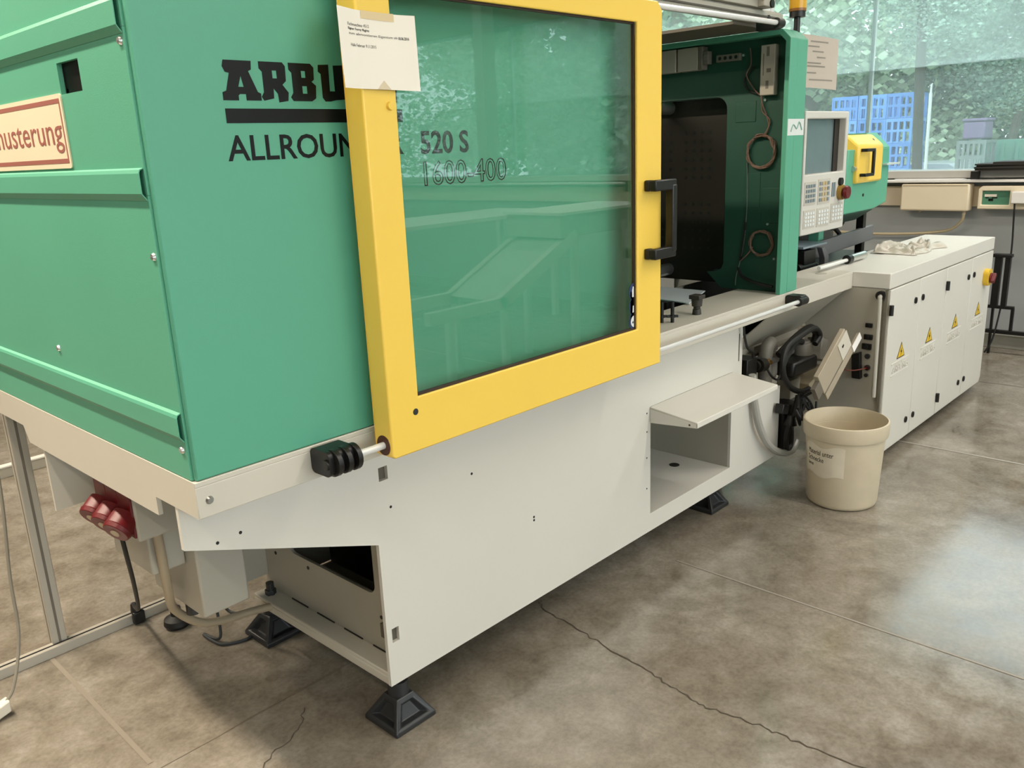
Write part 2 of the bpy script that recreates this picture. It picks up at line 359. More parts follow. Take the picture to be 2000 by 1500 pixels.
def crate(name, x, y, z, w, d, h, m, label, group, bars=4):
    t = thing(name, (x, y, z), label, 'crate', group)
    B().box(x-d/2, x+d/2, y-w/2, y+w/2, z, z+.03).out('crate_base', m, t)
    b = B()
    for s in (-1, 1):
        b.box(x+s*d/2-.012, x+s*d/2+.012, y-w/2, y+w/2, z+h-.06, z+h).box(x+s*d/2-.012, x+s*d/2+.012, y-w/2, y+w/2, z+h*.45, z+h*.55)
        for k in range(bars+1): yy = y-w/2+.02+(w-.04)*k/bars; b.box(x+s*d/2-.01, x+s*d/2+.01, yy-.02, yy+.02, z, z+h)
    b.out('side_grid', m, t)
    b = B()
    for s in (-1, 1):
        b.box(x-d/2, x+d/2, y+s*w/2-.012, y+s*w/2+.012, z+h-.06, z+h)
        for k in range(4): xx = x-d/2+d*k/3; b.box(xx-.02, xx+.02, y+s*w/2-.01, y+s*w/2+.01, z, z+h)
    b.out('end_grid', m, t)
    return t
lv = ['bottom', 'second', 'third', 'fourth', 'fifth', 'top']
for cix, (yy, nn) in enumerate(((5.30, 6), (4.78, 6), (4.28, 6))):
    for k in range(nn):
        crate('plastic_crate', 16, yy, -.4+.445*k, .48, .7, .44, BC if (k+cix) % 2 == 0 else BCD, 'blue open plastic crate outside, %s in the %s stack' % (lv[k], ('left', 'middle', 'right')[cix]), 'blue crates stacked outside')
B().box(15.93, 16.07, 3.9, 5.6, -.4, -.395)
GC = mat('green_container_paint', '6fa08a', .6); CAGE = mat('galvanised_wire', '9ba3a0', .5, .5); LILAC = mat('lilac_plastic', '8a7599', .5, var=.1); PINKW = mat('pale_wood', 'b29a8c', .8)
for i, (yy, n) in enumerate(((3.02, 3), (2.52, 2))):
    for k in range(n):
        crate('wire_crate', 16, yy, -.4+.60*k, .46, .6, .58, CAGE, 'grey wire cage outside, %s in the %s' % (lv[k], ('taller pile', 'shorter pile')[i]), 'wire cages piled outside', 5)
t = thing('storage_box', (16, 2.98, 1.42), 'lilac plastic box on top of the taller cage pile outside', 'box')
B().box(15.75, 16.25, 2.84, 3.2, 1.40, 1.70).out('box_body', LILAC, t, bevel=.03); B().box(15.73, 16.27, 2.82, 3.22, 1.70, 1.75).out('lid', LILAC, t, bevel=.02)
t = thing('container', (17.5, 2.2, -.4), 'pale green metal container behind the wire cages outside', 'container')
B().box(17, 18.6, 1.3, 3.2, -.4, 1.35).out('container_body', GC, t)
for k in range(8): B().box(16.96, 17.0, 1.36+k*.24, 1.42+k*.24, -.35, 1.3).out('rib', GC, t)
CARW = mat('white_car_paint', 'e6ecee', .3)
t = thing('car', (18.5, 4.06, -.4), 'white car outside, only its roof showing above the sill', 'car')
prof = [(-.80, -.22), (-.84, .15), (-.80, .45), (-.62, .84), (-.45, .95), (.40, .97), (.60, .86), (.80, .45), (.84, .15), (.80, -.22)]
B().plate([(4.06+p[0], p[1]) for p in prof], [], 'x', 16.9, 19.3).out('car_body', CARW, t, bevel=.06, seg=3)
B().plate([(3.50, .50), (3.58, .78), (4.54, .78), (4.63, .50)], [], 'x', 16.88, 16.90).out('car_window', BLACKP, t)
B().box(19.3, 20.5, 3.31, 4.81, -.15, .42).out('bonnet', CARW, t, bevel=.06, seg=3)
for xx in (17.4, 20.0):
    for yy in (3.26, 4.70): B().cyl((xx, yy, -.10), (xx, yy+.16, -.10), .30, n=20).out('wheel', RUBBER, t)

# ------------------------------------------------------------------ moulding machine
MC = thing('molding_machine', (0, 0, 0), 'large green and white injection molding machine with yellow sliding door', 'machine')
# base
bp_out = [(-.503, .857), (-.503, .758), (0, .576), (0, .152), (2.27, .152), (2.27, .48), (1.91, .48), (1.91, .857)]
sq = [rect(.019, .048, .746, .783), rect(.017, .041, .279, .321), rect(1.243, 1.832, .223, .640)]
bpn = B().plate(bp_out, sq, 'y', 0, .012).out('base_panel', WHITE, MC, smooth=False)
for q in sq[:2]: B().box(q[0][0], q[1][0], .012, .05, q[0][1], q[2][1]).out('square_hole', mat('hole_grey', '5d574b', .7), bpn, smooth=False)
B().box(1.879, 1.885, -.0006, .004, .675, .790).out('slot', BLACKP, bpn, smooth=False)
for x, z in ((.049, .667), (.344, .666), (.60, .429), (-.428, .748), (-.372, .752), (.60, .44)):
    B().cyl((x, -.0008, z), (x, .004, z), .004, n=10).out('screw_hole', BLACKP, bpn, smooth=False)
for x, z in ((1.22, .62), (1.22, .55), (1.22, .45), (1.22, .33)): B().cyl((x, -.0008, z), (x, .004, z), .003, n=8).out('screw_hole', BLACKP, bpn, smooth=False)
ND = B(); ND.box(1.243, 1.832, .5, .51, .223, .64).box(1.233, 1.243, .012, .51, .213, .64).box(1.832, 1.842, .012, .51, .213, .64).box(1.233, 1.842, .012, .51, .640, .65)
ND.out('niche_walls', GREYP, MC, smooth=False)
B().box(1.233, 1.842, .012, .51, .213, .223).out('niche_floor', WHITE, MC, smooth=False)
B().cyl((1.72, .20, .223), (1.72, .20, .2245), .022, n=20).out('niche_grommet', BLACKP, MC)
# shelf over the niche
B().plate([(0, .640), (-.197, .617), (-.197, .596), (-.191, .596), (-.191, .611), (0, .634)], [], 'x', 1.238, 1.835).out('chute_shelf', WHITE, MC, bevel=.002)
B().plate([(-.001, .633), (-.001, .580), (-.195, .596), (-.195, .611)], [], 'x', 1.238, 1.2395).out('shelf_bracket', WHITE, MC)
B().plate([(-.001, .633), (-.001, .580), (-.195, .596), (-.195, .611)], [], 'x', 1.8335, 1.835).out('shelf_bracket', WHITE, MC)
B().cyl((1.2372, -.165, .603), (1.239, -.165, .603), .004, n=8).out('screw', IRON, MC)
# base end
be = B().plate([(.012, .19), (.012, .88), (.72, .88), (.72, .19)], [rrect(.119, .555, .362, .76, .03)], 'x', .06, .07).out('base_end_plate', GREYP, MC, smooth=False)
B().box(0, .07, .012, .705, .178, .19).box(0, .008, .012, .705, .152, .178).out('base_flange', RIM, MC, bevel=.003)
for y0 in (.06, .20, .34, .48): B().box(.0575, .0605, y0, y0+.09, .19, .194).out('weld_gap', BLACKP, be, smooth=False)
for y, z in ((.10, .30), (.455, .337), (.60, .40), (.64, .33), (.66, .52)): B().cyl((.0585, y, z), (.061, y, z), .006, n=10).out('screw_hole', BLACKP, be)
B().cyl((.033, .655, .19), (.033, .655, .207), .018, n=6).cyl((.033, .655, .207), (.033, .655, .230), .013, n=12).out('anchor_bolt', IRON, MC)
B().box(.07, 2.27, .70, .72, .19, .88).box(.07, 2.27, .012, .70, .17, .185).out('base_back_panel', GREYP, MC, smooth=False)
B().box(.30, .31, .012, .70, .185, .857).out('base_dark_backing', mat('base_inner_black', '12110f', .7), MC, smooth=False)  # black backing added so the interior behind the end hole looks dark
B().box(2.26, 2.27, .012, .70, .152, .48).out('base_end_plate', GREYP, MC, smooth=False)
B().box(1.91, 2.755, .12, .40, .600, .612).box(1.90, 1.91, .012, .70, .48, .858).box(1.91, 2.755, .40, .41, .40, .925).box(2.27, 2.77, .55, .56, .05, .93).out('recess_walls', GREYP, MC, smooth=False)
# sloping cover sheet under the bed edge
B().plate([(-.080, .856), (.150, .640), (.150, .612), (.154, .612), (.154, .642), (-.076, .858)], [], 'x', 1.99, 2.755).out('sloping_cover', GREYP, MC, smooth=False)
B().box(-.172, .06, .706, .716, .235, .857).out('overhang_plate', GREYP, MC, smooth=False)
# rear side bracket plate and box under the overhang
B().plate([(-.50, .86), (-.50, .629), (-.36, .636), (0, .50), (.06, .50), (.06, .86)], [], 'y', .80, .81).out('overhang_bracket', RIM, MC, smooth=False)
cb = B().box(-.306, -.168, .40, .70, .352, .855).out('terminal_box', GREYP, MC, bevel=.006)
B().box(-.40, -.306, .46, .70, .50, .855).out('terminal_box_side', GREYP, MC, bevel=.006)
B().cyl((-.27, .55, .355), (-.27, .55, .30), .02, n=12).out('cable_gland', IRON, cb)
# bed rim
rim = B().box(-.505, 2.7645, -.10, .12, .925, .937).box(-.505, 2.7645, -.10, -.088, .858, .926).box(-.505, 2.7645, -.088, .0, .858, .864).out('bed_rim', RIM, MC, bevel=.0022, seg=3)
B().plate([(-.0985, .9368), (-.0985, .8585), (.095, .8585), (.095, .815), (.895, .815), (.925, .860), (1.2, .860), (1.2, .937)], [], 'x', -.5052, -.495).out('end_apron', RIM, MC, smooth=False)
for p in ((-.478, -.1, .893),): B().cyl(p, (p[0], p[1]-.005, p[2]), .009, .006, n=14).out('screw', ZINC, MC)
B().box(.9, 1.89, .09, 1.15, .60, .62).box(.9, 1.89, .12, .128, .60, .926).box(1.89, 2.7, .12, .128, .72, .926).box(2.09, 2.7, .38, .39, .60, .93).out('mould_trough', BLACKP, MC, smooth=False)
# housing
hs = B().box(-.4985, .995, -.098, -.085, .9375, 2.12).out('housing_front', GREEN, MC, bevel=.004)
B().cyl((.987, -.078, .9375), (.987, -.078, 2.12), .0195, n=24).box(.985, 1.006, -.078, 1.15, .9375, 2.12).out('housing_edge', GREEN, MC)
B().box(-.485, 1.0, -.08, 1.15, 2.10, 2.12).box(-.485, 1.0, 1.14, 1.15, .9375, 2.1).out('housing_rear', GREEN, MC, smooth=False)
B().box(-.492, -.488, -.084, 1.14, .9375, 2.1).out('housing_liner', PRINT, MC, smooth=False)
Y0, Y1 = -.0865, 1.15
hole = rect(.128, .236, 1.695, 1.754)
for z0, z1, hl in ((.939, 1.028, []), (1.0285, 1.497, []), (1.4975, 1.785, [hole]), (1.7855, 2.12, [])):
    ep = B().plate(rect(Y0, Y1, z0, z1), hl, 'x', -.5035, -.4935).out('end_panel', GREEN, MC, smooth=False)
    if hl:
        b = B(); b.box(-.494, -.42, .128, .236, 1.690, 1.695).box(-.494, -.42, .128, .236, 1.754, 1.759).box(-.494, -.42, .123, .128, 1.69, 1.759).box(-.494, -.42, .236, .241, 1.69, 1.759).box(-.425, -.42, .128, .236, 1.69, 1.759)
        b.out('hole_lining', BLACKP, ep, smooth=False)
        B().plate([(-.492, 1.6955), (-.428, 1.6955), (-.428, 1.728), (-.45, 1.726), (-.492, 1.706)], [], 'y', .226, .2355).out('latch', BEIGE, ep)
ribs = [(1.020, 1.080), (1.488, 1.546), (1.775, 1.836)]
for z0, z1 in ribs:
    q = .009; pr = [(-.5036, z1), (-.5036-q*.75, z1-.003), (-.5036-q, z1-.009), (-.5036-q, z0+.013), (-.5036-q*.8, z0+.010), (-.5036, z0)]
    b = B(); th = .002
    inner = [(x+th, z) for x, z in pr]
    for a, c in zip(range(5), range(1, 6)):
        for y0, y1 in ((Y0+.003, Y1),):
            b.face([(pr[a][0], y0, pr[a][1]), (pr[c][0], y0, pr[c][1]), (pr[c][0], y1, pr[c][1]), (pr[a][0], y1, pr[a][1])])
    bmesh.ops.remove_doubles(b.bm, verts=b.bm.verts, dist=1e-5)
    o = b.out('rib', GREEN, MC, smooth=False); sm = o.modifiers.new('thick', 'SOLIDIFY'); sm.thickness = .0018; sm.offset = 0
for y, z in ((-.071, 1.763), (-.073, 1.385), (.525, 1.134), (-.068, 1.001)):
    B().cyl((-.5035, y, z), (-.508, y, z), .008, .006, n=14).box(-.5085, -.508, y-.006, y+.006, z-.001, z+.001).out('screw', STEEL, MC)
# lettering on the green front
PF = lambda x, z, d: Vector((x, -.0981-d, z))
def glyph(polys, x0, w, z0, h): return [[(x0+px*w, z0+pz*h) for px, pz in p] for p in polys]
G = {
 'A': ([(0, 0), (0, .20), (.10, .24), (.22, .68), (.12, .70), (.06, .84), (.10, 1), (.82, 1), (.80, .78), (.72, .74), (.92, .22), (1, .18), (1, 0), (.60, 0), (.60, .16), (.44, .16), (.40, .12), (.40, 0)], [[(.42, .34), (.56, .34), (.51, .62)]]),
 'R': ([(.08, 0), (.0, .10), (.10, .22), (.10, .74), (.0, .82), (.0, 1), (.86, 1), (.96, .90), (.94, .52), (.80, .42), (1, .22), (.96, 0), (.62, -.04), (.60, .18), (.46, .32), (.44, .06)], [[(.46, .58), (.62, .58), (.62, .78), (.46, .78)]]),
 'B': ([(.08, 0), (.0, .10), (.10, .22), (.10, .74), (.0, .82), (.0, 1), (.84, 1), (.96, .90), (.94, .58), (.84, .52), (1, .42), (.96, .08), (.80, 0)], [[(.46, .62), (.62, .62), (.62, .80), (.46, .80)], [(.46, .20), (.64, .20), (.64, .40), (.46, .40)]]),
 'U': ([(.10, .10), (.10, .74), (.0, .80), (.02, .98), (.42, 1), (.40, .28), (.60, .28), (.60, .98), (1, 1), (.98, .06), (.62, .04), (.40, 0), (.2, 0)], []),
 'G': ([(.06, .10), (.04, .84), (.20, 1), (.96, 1), (.94, .68), (.62, .68), (.60, .80), (.42, .78), (.42, .22), (.62, .22), (.62, .36), (.52, .40), (.54, .54), (1, .54), (.98, .0), (.2, 0)], [])}
xs = [('A', -.336, .082), ('R', -.253, .062), ('B', -.186, .062), ('U', -.116, .064), ('R', -.045, .062), ('G', .024, .066)]
for ch, x0, w in xs:
    o, h = G[ch]
    B().plate(glyph([o], x0, w, 1.664, .073)[0], glyph(h, x0, w, 1.664, .073), 'y', -.0987, -.0981).out('logo_letter', PRINT, hs, smooth=False)
B().box(-.335, .1015, -.0987, -.0981, 1.622, 1.649).out('logo_bar', PRINT, hs, smooth=False)
text('ALLROUNDER', 'model_lettering', PRINT, hs, PF, -.341, .098, 1.551, 1.600, bold=.012)
text('520 S', 'model_lettering', PRINT, hs, PF, .150, .306, 1.549, 1.602, bold=.022)
text('1600-400', 'outline_lettering', PRINT, hs, PF, .154, .436, 1.476, 1.534, outline=.018)

# safety door
DY0, DY1 = -.19, -.13
dout = [(-.077, .885), (-.069, .877), (1.017, .877), (1.017, 1.919), (.995, 1.941), (-.077, 1.941)]
sdb = B().plate(dout, [rect(.012, .893, 1.008, 1.878)], 'y', DY0, DY0+.011)
sdb.plate(dout, [[(-.073, .887), (-.067, .881), (1.013, .881), (1.013, 1.917), (.993, 1.937), (-.073, 1.937)]], 'y', DY0+.011, DY1)
bmesh.ops.remove_doubles(sdb.bm, verts=sdb.bm.verts, dist=1e-5)
sd = sdb.out('safety_door', YELLOW, MC, bevel=.007, seg=3)
CLEAR = pane_mat('door_polycarbonate', (.95, .98, .96), 1.62)
B().box(.010, .895, -.1765, -.1715, 1.006, 1.880).out('window_pane', CLEAR, sd, smooth=False)
gk = B(); gk.plate(rect(.010, .895, 1.006, 1.880), [rect(.0165, .8885, 1.0125, 1.8735)], 'y', -.1792, -.170); gk.out('gasket', mat('brown_gasket', '3a2a22', .6), sd, smooth=False)
h = B(); zz0, zz1 = 1.232, 1.432
for z in (zz0, zz1): h.box(.925, 1.038, -.232, -.208, z-.016, z+.016)
h.box(1.013, 1.038, -.234, -.206, zz0, zz1)
for z in (zz0, zz1): h.box(.925, .952, -.208, -.1895, z-.016, z+.016)
h.out('door_handle', BLACKP, sd, bevel=.004)
B().cyl((0.0, -.1905, .974), (0, -.187, .974), .008, n=14).out('door_bolt', IRON, sd)
B().cyl((-.008, -.196, 1.650), (-.008, -.188, 1.650), .008, .01, n=16).out('door_bolt', YELLOW, sd)
B().cyl((-.0775, -.16, .907), (-.074, -.16, .907), .024, n=24).out('rod_bushing', mat('brown_bushing', '4a2418', .5), sd)
st = B(); st.plate(disc(.891, 1.125, .026)+[], [], 'y', -.1778, -.1768)
st.plate(disc(.891, 1.079, .026), [], 'y', -.1778, -.1768).plate(disc(.891, 1.033, .026), [], 'y', -.1778, -.1768).box(.872, .910, -.1778, -.1768, 1.035, 1.125)
stk = st.out('safety_sticker', mat('sticker_blue', '1f3563', .5), sd, smooth=False)
SW = mat('sticker_white', 'dfe4e6', .6)
def pic(polys):
    b = B()
    for p in polys: b.plate(p, [], 'y', -.1783, -.1778)
    b.out('pictogram', SW, sd, smooth=False)
pic([[(.880, 1.108), (.888, 1.108), (.894, 1.122), (.894, 1.138), (.884, 1.140), (.880, 1.128)], [(.895, 1.120), (.905, 1.124), (.905, 1.136), (.898, 1.138)]])
pic([[(.882, 1.060), (.892, 1.062), (.894, 1.080), (.884, 1.082)], [(.890, 1.084), (.900, 1.084), (.898, 1.098), (.891, 1.096)]])
b = B(); b.plate(disc(.891, 1.033, .018, 16), [disc(.897, 1.034, .007, 10), disc(.884, 1.030, .004, 8)], 'y', -.1783, -.1778); b.out('pictogram', SW, sd, smooth=False)
# lower and upper guide rods
B().cyl((-.19, -.16, .907), (2.105, -.16, .907), .0085, n=16).out('guide_rod', ROD, MC)
rb = B(); rb.plate(rrect(-.172, -.10, .878, .936, .014), [], 'x', -.235, -.165)
for k in range(3): rb.cyl((-.222+k*.026, -.160, .907), (-.210+k*.026, -.160, .907), .031, n=24)
rb.cyl((-.24, -.160, .907), (-.232, -.160, .907), .012, n=16)
rb.out('rod_bracket', BLACKP, MC, bevel=.003)
B().plate(rrect(-.172, -.10, .888, .930, .012), [], 'x', 2.07, 2.12).cyl((2.06, -.160, .907), (2.125, -.160, .907), .019, n=24).out('rod_bracket', BLACKP, MC, bevel=.003)
B().cyl((.3, -.15, 1.929), (1.80, -.15, 1.945), .009, n=16).out('guide_rod', ROD, MC)
B().cyl((1.795, -.15, 1.945), (1.84, -.15, 1.945), .017, n=18).box(1.80, 1.84, -.15, -.07, 1.925, 1.96).out('rod_bracket', BLACKP, MC, bevel=.003)
# fixed frame (green wall on the injection side)
wall_o = [(-.10, .9375), (-.10, 1.915), (-.065, 1.950), (1.15, 1.950), (1.15, .9375), (.95, .9375)]
op = []
for i in range(9):
    t = math.radians(90*i/8); op.append((.247-.058+.058*0, 0))
arc = [(.189+.05-.05*math.cos(math.radians(a)), 1.675+.05*math.sin(math.radians(a))) for a in range(0, 91, 15)]
inner = [(.95, 1.725)]+arc[::-1]+[(.189, 1.045), (.20, 1.02), (.225, 1.008), (.269, 1.002), (.20, .9375)]
ff = B().plate([(-.10, .9375), (-.10, 1.915), (-.065, 1.950), (1.15, 1.950), (1.15, .9375), (.95, .9375)]+inner, [], 'x', 2.08, 2.17).out('fixed_frame', GREEN, MC, bevel=.003)
B().plate([(-.1005, .9375), (-.1005, 1.9155), (-.0655, 1.9505), (1.15, 1.9505), (1.15, 1.930), (-.056, 1.930), (-.080, 1.906), (-.080, .9375)], [], 'x', 2.02, 2.0795).out('frame_lip', GREEN, MC, bevel=.002)
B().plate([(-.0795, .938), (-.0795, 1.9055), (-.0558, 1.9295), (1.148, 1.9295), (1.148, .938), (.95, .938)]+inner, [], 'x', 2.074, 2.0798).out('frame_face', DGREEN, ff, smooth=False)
# seam gasket around the opening
g = B(); g.tube([(2.079, y, z) for y, z in ([(.95, 1.725)]+arc[::-1]+[(.189, 1.045), (.20, 1.02), (.225, 1.008), (.269, 1.002)])], .004, 6, smooth=False); g.out('opening_seal', RUBBER, ff)
LB = mat('grey_label_sticker', 'b9c2bf', .6); 
lb = B().box(2.024, 2.165, -.1012, -.1005, 1.560, 1.622).out('frame_sticker', mat('sticker_pale', 'd5dad8', .6), ff, smooth=False)
lb2 = B().tube([(2.05, -.1016, 1.575), (2.07, -.1016, 1.60), (2.10, -.1016, 1.585), (2.12, -.1016, 1.61), (2.145, -.1016, 1.58)], .003, 4).out('sticker_drawing', mat('sticker_green', '7fa69a', .6), lb)
GB = mat('switch_box_grey', 'a9a193', .5, var=.05); GBD = mat('switch_box_dark', '6d675c', .5)
for y0, y1 in ((.41, .508), (.305, .402)):
    o = B().box(2.03, 2.074, y0, y1, 1.835, 1.925).out('switch_box', GB, ff, bevel=.003)
    B().box(2.0292, 2.03, y0+.004, y1-.004, 1.875, 1.921).out('box_print', GBD, o, smooth=False) if False else None
B().box(2.03, 2.074, .285, .304, 1.835, 1.925).out('switch_box_end', GBD, ff, bevel=.002)
B().box(2.035, 2.07, .262, .284, 1.855, 1.905).cyl((2.0349, .272, 1.88), (2.03, .272, 1.88), .012, n=14).out('cable_outlet', GBD, ff, bevel=.002)
tb = B().box(2.055, 2.074, .128, .235, 1.858, 1.886).out('terminal_strip', GBD, ff, bevel=.002)
for k in range(4): B().cyl((2.0545, .146+.024*k, 1.872), (2.056, .146+.024*k, 1.872), .007, n=12).out('terminal_hole', BLACKP, ff)
vb = B().box(2.04, 2.074, -.029, .031, 1.716, 1.902).out('relay_box', GB, ff, bevel=.003)
B().box(2.0393, 2.04, -.006, .006, 1.86, 1.895).box(2.0393, 2.04, -.006, .006, 1.74, 1.77).box(2.0393, 2.04, .016, .019, 1.79, 1.87).box(2.0393, 2.04, -.014, .004, 1.800, 1.815).out('box_print', GBD, ff, smooth=False)
WIRE = mat('brown_cable', '6d5546', .6, var=.1)
def coil(yc, zc, r, n, seed):
    rnd = random.Random(seed); pts = []
    for i in range(n*14):
        a = 2*math.pi*i/14; rr = r*(1+.05*math.sin(i*1.7)+rnd.uniform(-.05, .05)); pts.append((2.062+rnd.uniform(-.009, .009), yc+rr*math.cos(a), zc+rr*1.05*math.sin(a)))
    B().tube(pts, .0032, 5).out('cable_coil', WIRE, ff)
coil(.026, 1.502, .060, 6, 1); coil(.012, 1.137, .048, 7, 2)
def wire(pts, r=.0025, m=WIRE, name='wire'): return B().tube(pts, r, 6).out(name, m, ff)
wire([(2.06, .035, 1.72), (2.06, .025, 1.68), (2.066, .01, 1.64), (2.066, .0, 1.60), (2.066, .02, 1.565)])
wire([(2.06, .03, 1.72), (2.066, .03, 1.66), (2.066, -.005, 1.62), (2.066, .012, 1.565)])
wire([(2.066, .09, 1.90), (2.066, .085, 1.84), (2.06, .10, 1.80), (2.06, .07, 1.75), (2.06, .04, 1.72)])
wire([(2.066, .07, 1.83), (2.066, .11, 1.78), (2.066, .09, 1.74), (2.06, .05, 1.725)], .003, RUBBER)
wire([(2.07, .09, 1.46), (2.07, .085, 1.30), (2.07, .092, 1.15), (2.07, .11, 1.05), (2.07, .125, .99), (2.06, .122, .955)], .0022, ZINC)
wire([(2.07, .105, 1.06), (2.06, .07, 1.09), (2.066, .05, 1.12)], .003)
wire([(2.07, .088, 1.22), (2.07, .10, 1.12), (2.07, .11, 1.06)], .005, RUBBER)
wire([(2.06, .11, 1.03), (2.05, .09, 1.00), (2.04, .05, .985), (2.035, -.01, .972), (2.035, -.06, .965)], .007, RUBBER, 'black_cable')
for y, z in ((.02, 1.70), (-.01, 1.215), (-.045, 1.075), (.12, 1.876)): B().cyl((2.073, y, z), (2.066, y, z), .005, n=10).out('frame_screw', STEEL, ff)
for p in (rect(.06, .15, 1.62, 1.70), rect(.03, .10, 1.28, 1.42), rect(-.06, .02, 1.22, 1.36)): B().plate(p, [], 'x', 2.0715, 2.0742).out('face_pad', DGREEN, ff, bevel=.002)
B().box(1.73, 2.0195, -.02, 1.15, 1.951, 1.962).out('roof_plate', mat('taupe_sheet', '6e675c', .6), MC, smooth=False)
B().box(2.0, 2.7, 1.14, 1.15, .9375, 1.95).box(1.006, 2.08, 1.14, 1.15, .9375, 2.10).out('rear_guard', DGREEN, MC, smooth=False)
# platen and tie bars
pl_ = B().box(2.175, 2.32, .12, 1.02, .94, 1.80).out('fixed_platen', DSTEEL, MC, bevel=.004)
b = B()
for iy in range(9):
    for iz in range(14):
        if iy in (4,) or (5 < iz < 8): continue
        y, z = .325+.04*iy, 1.09+.0385*iz; b.cyl((2.1745, y, z), (2.176, y, z), .008, n=10)
hz = b.out('tapped_hole', BLACKP, pl_, smooth=False); hz['kind'] = 'stuff'
for y, z in ((.53, 1.70), (.53, .985), (1.0, 1.70), (1.0, .985)): B().cyl((1.0, y, z), (2.175, y, z), .028, n=24).out('tie_bar', STEEL, MC)
B().box(1.0, 2.1, .30, .36, .90, .925).box(1.0, 2.1, .86, .92, .90, .925).out('slide_rail', DSTEEL, MC, bevel=.003)
B().plate([(1.64, .09), (1.66, .235), (1.92, .42), (1.92, .185)], [], 'z', .943, .947).out('chute_plate', mat('sky_tinted_steel', 'dfe8ee', .25, .1), MC, smooth=False)  # pale blue painted in for the sky reflected by the steel plate
B().box(1.62, 1.95, .18, .26, .62, .943).out('plate_bracket', BLACKP, MC, smooth=False)
# deck fittings
B().cyl((1.5, -.029, .937), (1.5, -.029, .958), .017, .015, n=16).cyl((1.5, -.029, .958), (1.5, -.029, .968), .013, n=16).cyl((1.5, -.029, .968), (1.5, -.029, .995), .019, .021, n=16).box(1.478, 1.522, -.051, -.007, .995, 1.010).out('locking_knob', mat('dark_knob', '35322c', .5), MC, bevel=.002)
for x, y in ((1.305, -.005), (1.328, -.034)):
    B().cyl((x, y, .937), (x, y, 1.012), .0065, n=12).cyl((x, y, .955), (x, y, .964), .010, n=12).obox((x, y, .9595), (1, -1, 0), (1, 1, 0), (0, 0, 1), .020, .005, .004).out('wing_screw', BLACKP, MC)
B().cyl((2.64, .0, .9375), (2.64, .0, .9385), .026, n=24).out('deck_plug', GREYP, MC)
# rear guide rod lying on the bed
B().cyl((2.66, .02, .957), (3.0, .02, .957), .009, n=16).out('guide_rod', mat('white_rod', 'dcdcd8', .3), MC)
B().cyl((2.98, .02, .960), (3.02, .02, .960), .022, n=24).out('rod_collar', BLACKP, MC)
B().cyl((3.02, .02, .960), (3.20, .02, .960), .019, n=24).out('damper_cylinder', STEEL, MC)
# levelling feet
def foot(x, y, top):
    t = B(); h = .072; C4 = ((-1, -1), (1, -1), (1, 1), (-1, 1))
    R = lambda a, z: [t.bm.verts.new((x+sx*a, y+sy*a, z)) for sx, sy in C4]
    A, Bv, Cv = R(h, 0), R(h, .014), R(.030, .082)
    t.bm.faces.new(A[::-1]); t.bm.faces.new(Cv)
    for k in range(4):
        m = (k+1) % 4; t.bm.faces.new((A[k], A[m], Bv[m], Bv[k]))
        nx, ny = ((0, -1), (1, 0), (0, 1), (-1, 0))[k]; tx, ty = -ny, nx
        P = lambda u, d, z: t.bm.verts.new((x+nx*d+tx*u, y+ny*d+ty*u, z))
        a, b, c, d = P(-.052, .066, .021), P(.052, .066, .021), P(.021, .038, .068), P(-.021, .038, .068)      # rim of the scoop
        e, f, g, q = P(-.034, .046, .020), P(.034, .046, .020), P(.014, .027, .058), P(-.014, .027, .058)      # its sunken floor
        for o0, o1, i1, i0 in ((Bv[k], Bv[m], b, a), (Bv[m], Cv[m], c, b), (Cv[m], Cv[k], d, c), (Cv[k], Bv[k], a, d), (a, b, f, e), (b, c, g, f), (c, d, q, g), (d, a, e, q)):
            t.bm.faces.new((o0, o1, i1, i0))
        t.bm.faces.new((e, f, g, q))
    o = t.out('leveling_foot', IRON, MC, bevel=.003, smooth=False)
    B().cyl((x, y, .06), (x, y, top-.028), .030, n=28).cyl((x, y, top-.034), (x, y, top), .017, n=16).out('foot_collar', IRON, o)
foot(.06, .052, .152); foot(.07, .73, .152); foot(1.87, .13, .17); foot(1.87, .64, .17)
# red sockets under the overhang
sb = B().box(-.45, -.29, .38, .62, .640, .814).out('socket_box', GREYP, MC, bevel=.006)
for k in range(3):
    y = .422+.074*k; c = Vector((-.452, y, .703)); d = Vector((-.78, -.30, -.50)).normalized()
    b = B(); b.box(-.456, -.450, y-.0365, y+.0365, .652, .770); b.cyl(c, c+d*.040, .0365, .0355, n=28); b.cyl(c+d*.040, c+d*.052, .0375, .034, n=28)
    o = b.out('power_socket', RED, sb, bevel=.0015)
    B().cyl(c+d*.052, c+d*.0545, .012, n=16).out('socket_lid_mark', BEIGE, sb)
B().cyl((-.40, .50, .80), (-.475, .50, .795), .016, n=14).out('blue_plug', BLUEP, sb)
# lamp on the frame
sl = B().cyl((2.15, -.06, 1.945), (2.15, -.06, 2.000), .012, n=16).cyl((2.15, -.06, 2.000), (2.15, -.06, 2.020), .030, n=24).out('signal_lamp', BLACKP, MC)
B().cyl((2.15, -.06, 2.020), (2.15, -.06, 2.030), .033, n=24).out('lamp_base', mat('amber_dark', '8a5a20', .3), sl)
B().cyl((2.15, -.06, 2.030), (2.15, -.06, 2.11), .032, n=24).out('lamp_lens', mat('amber_lens', 'd8a42a', .25), sl)

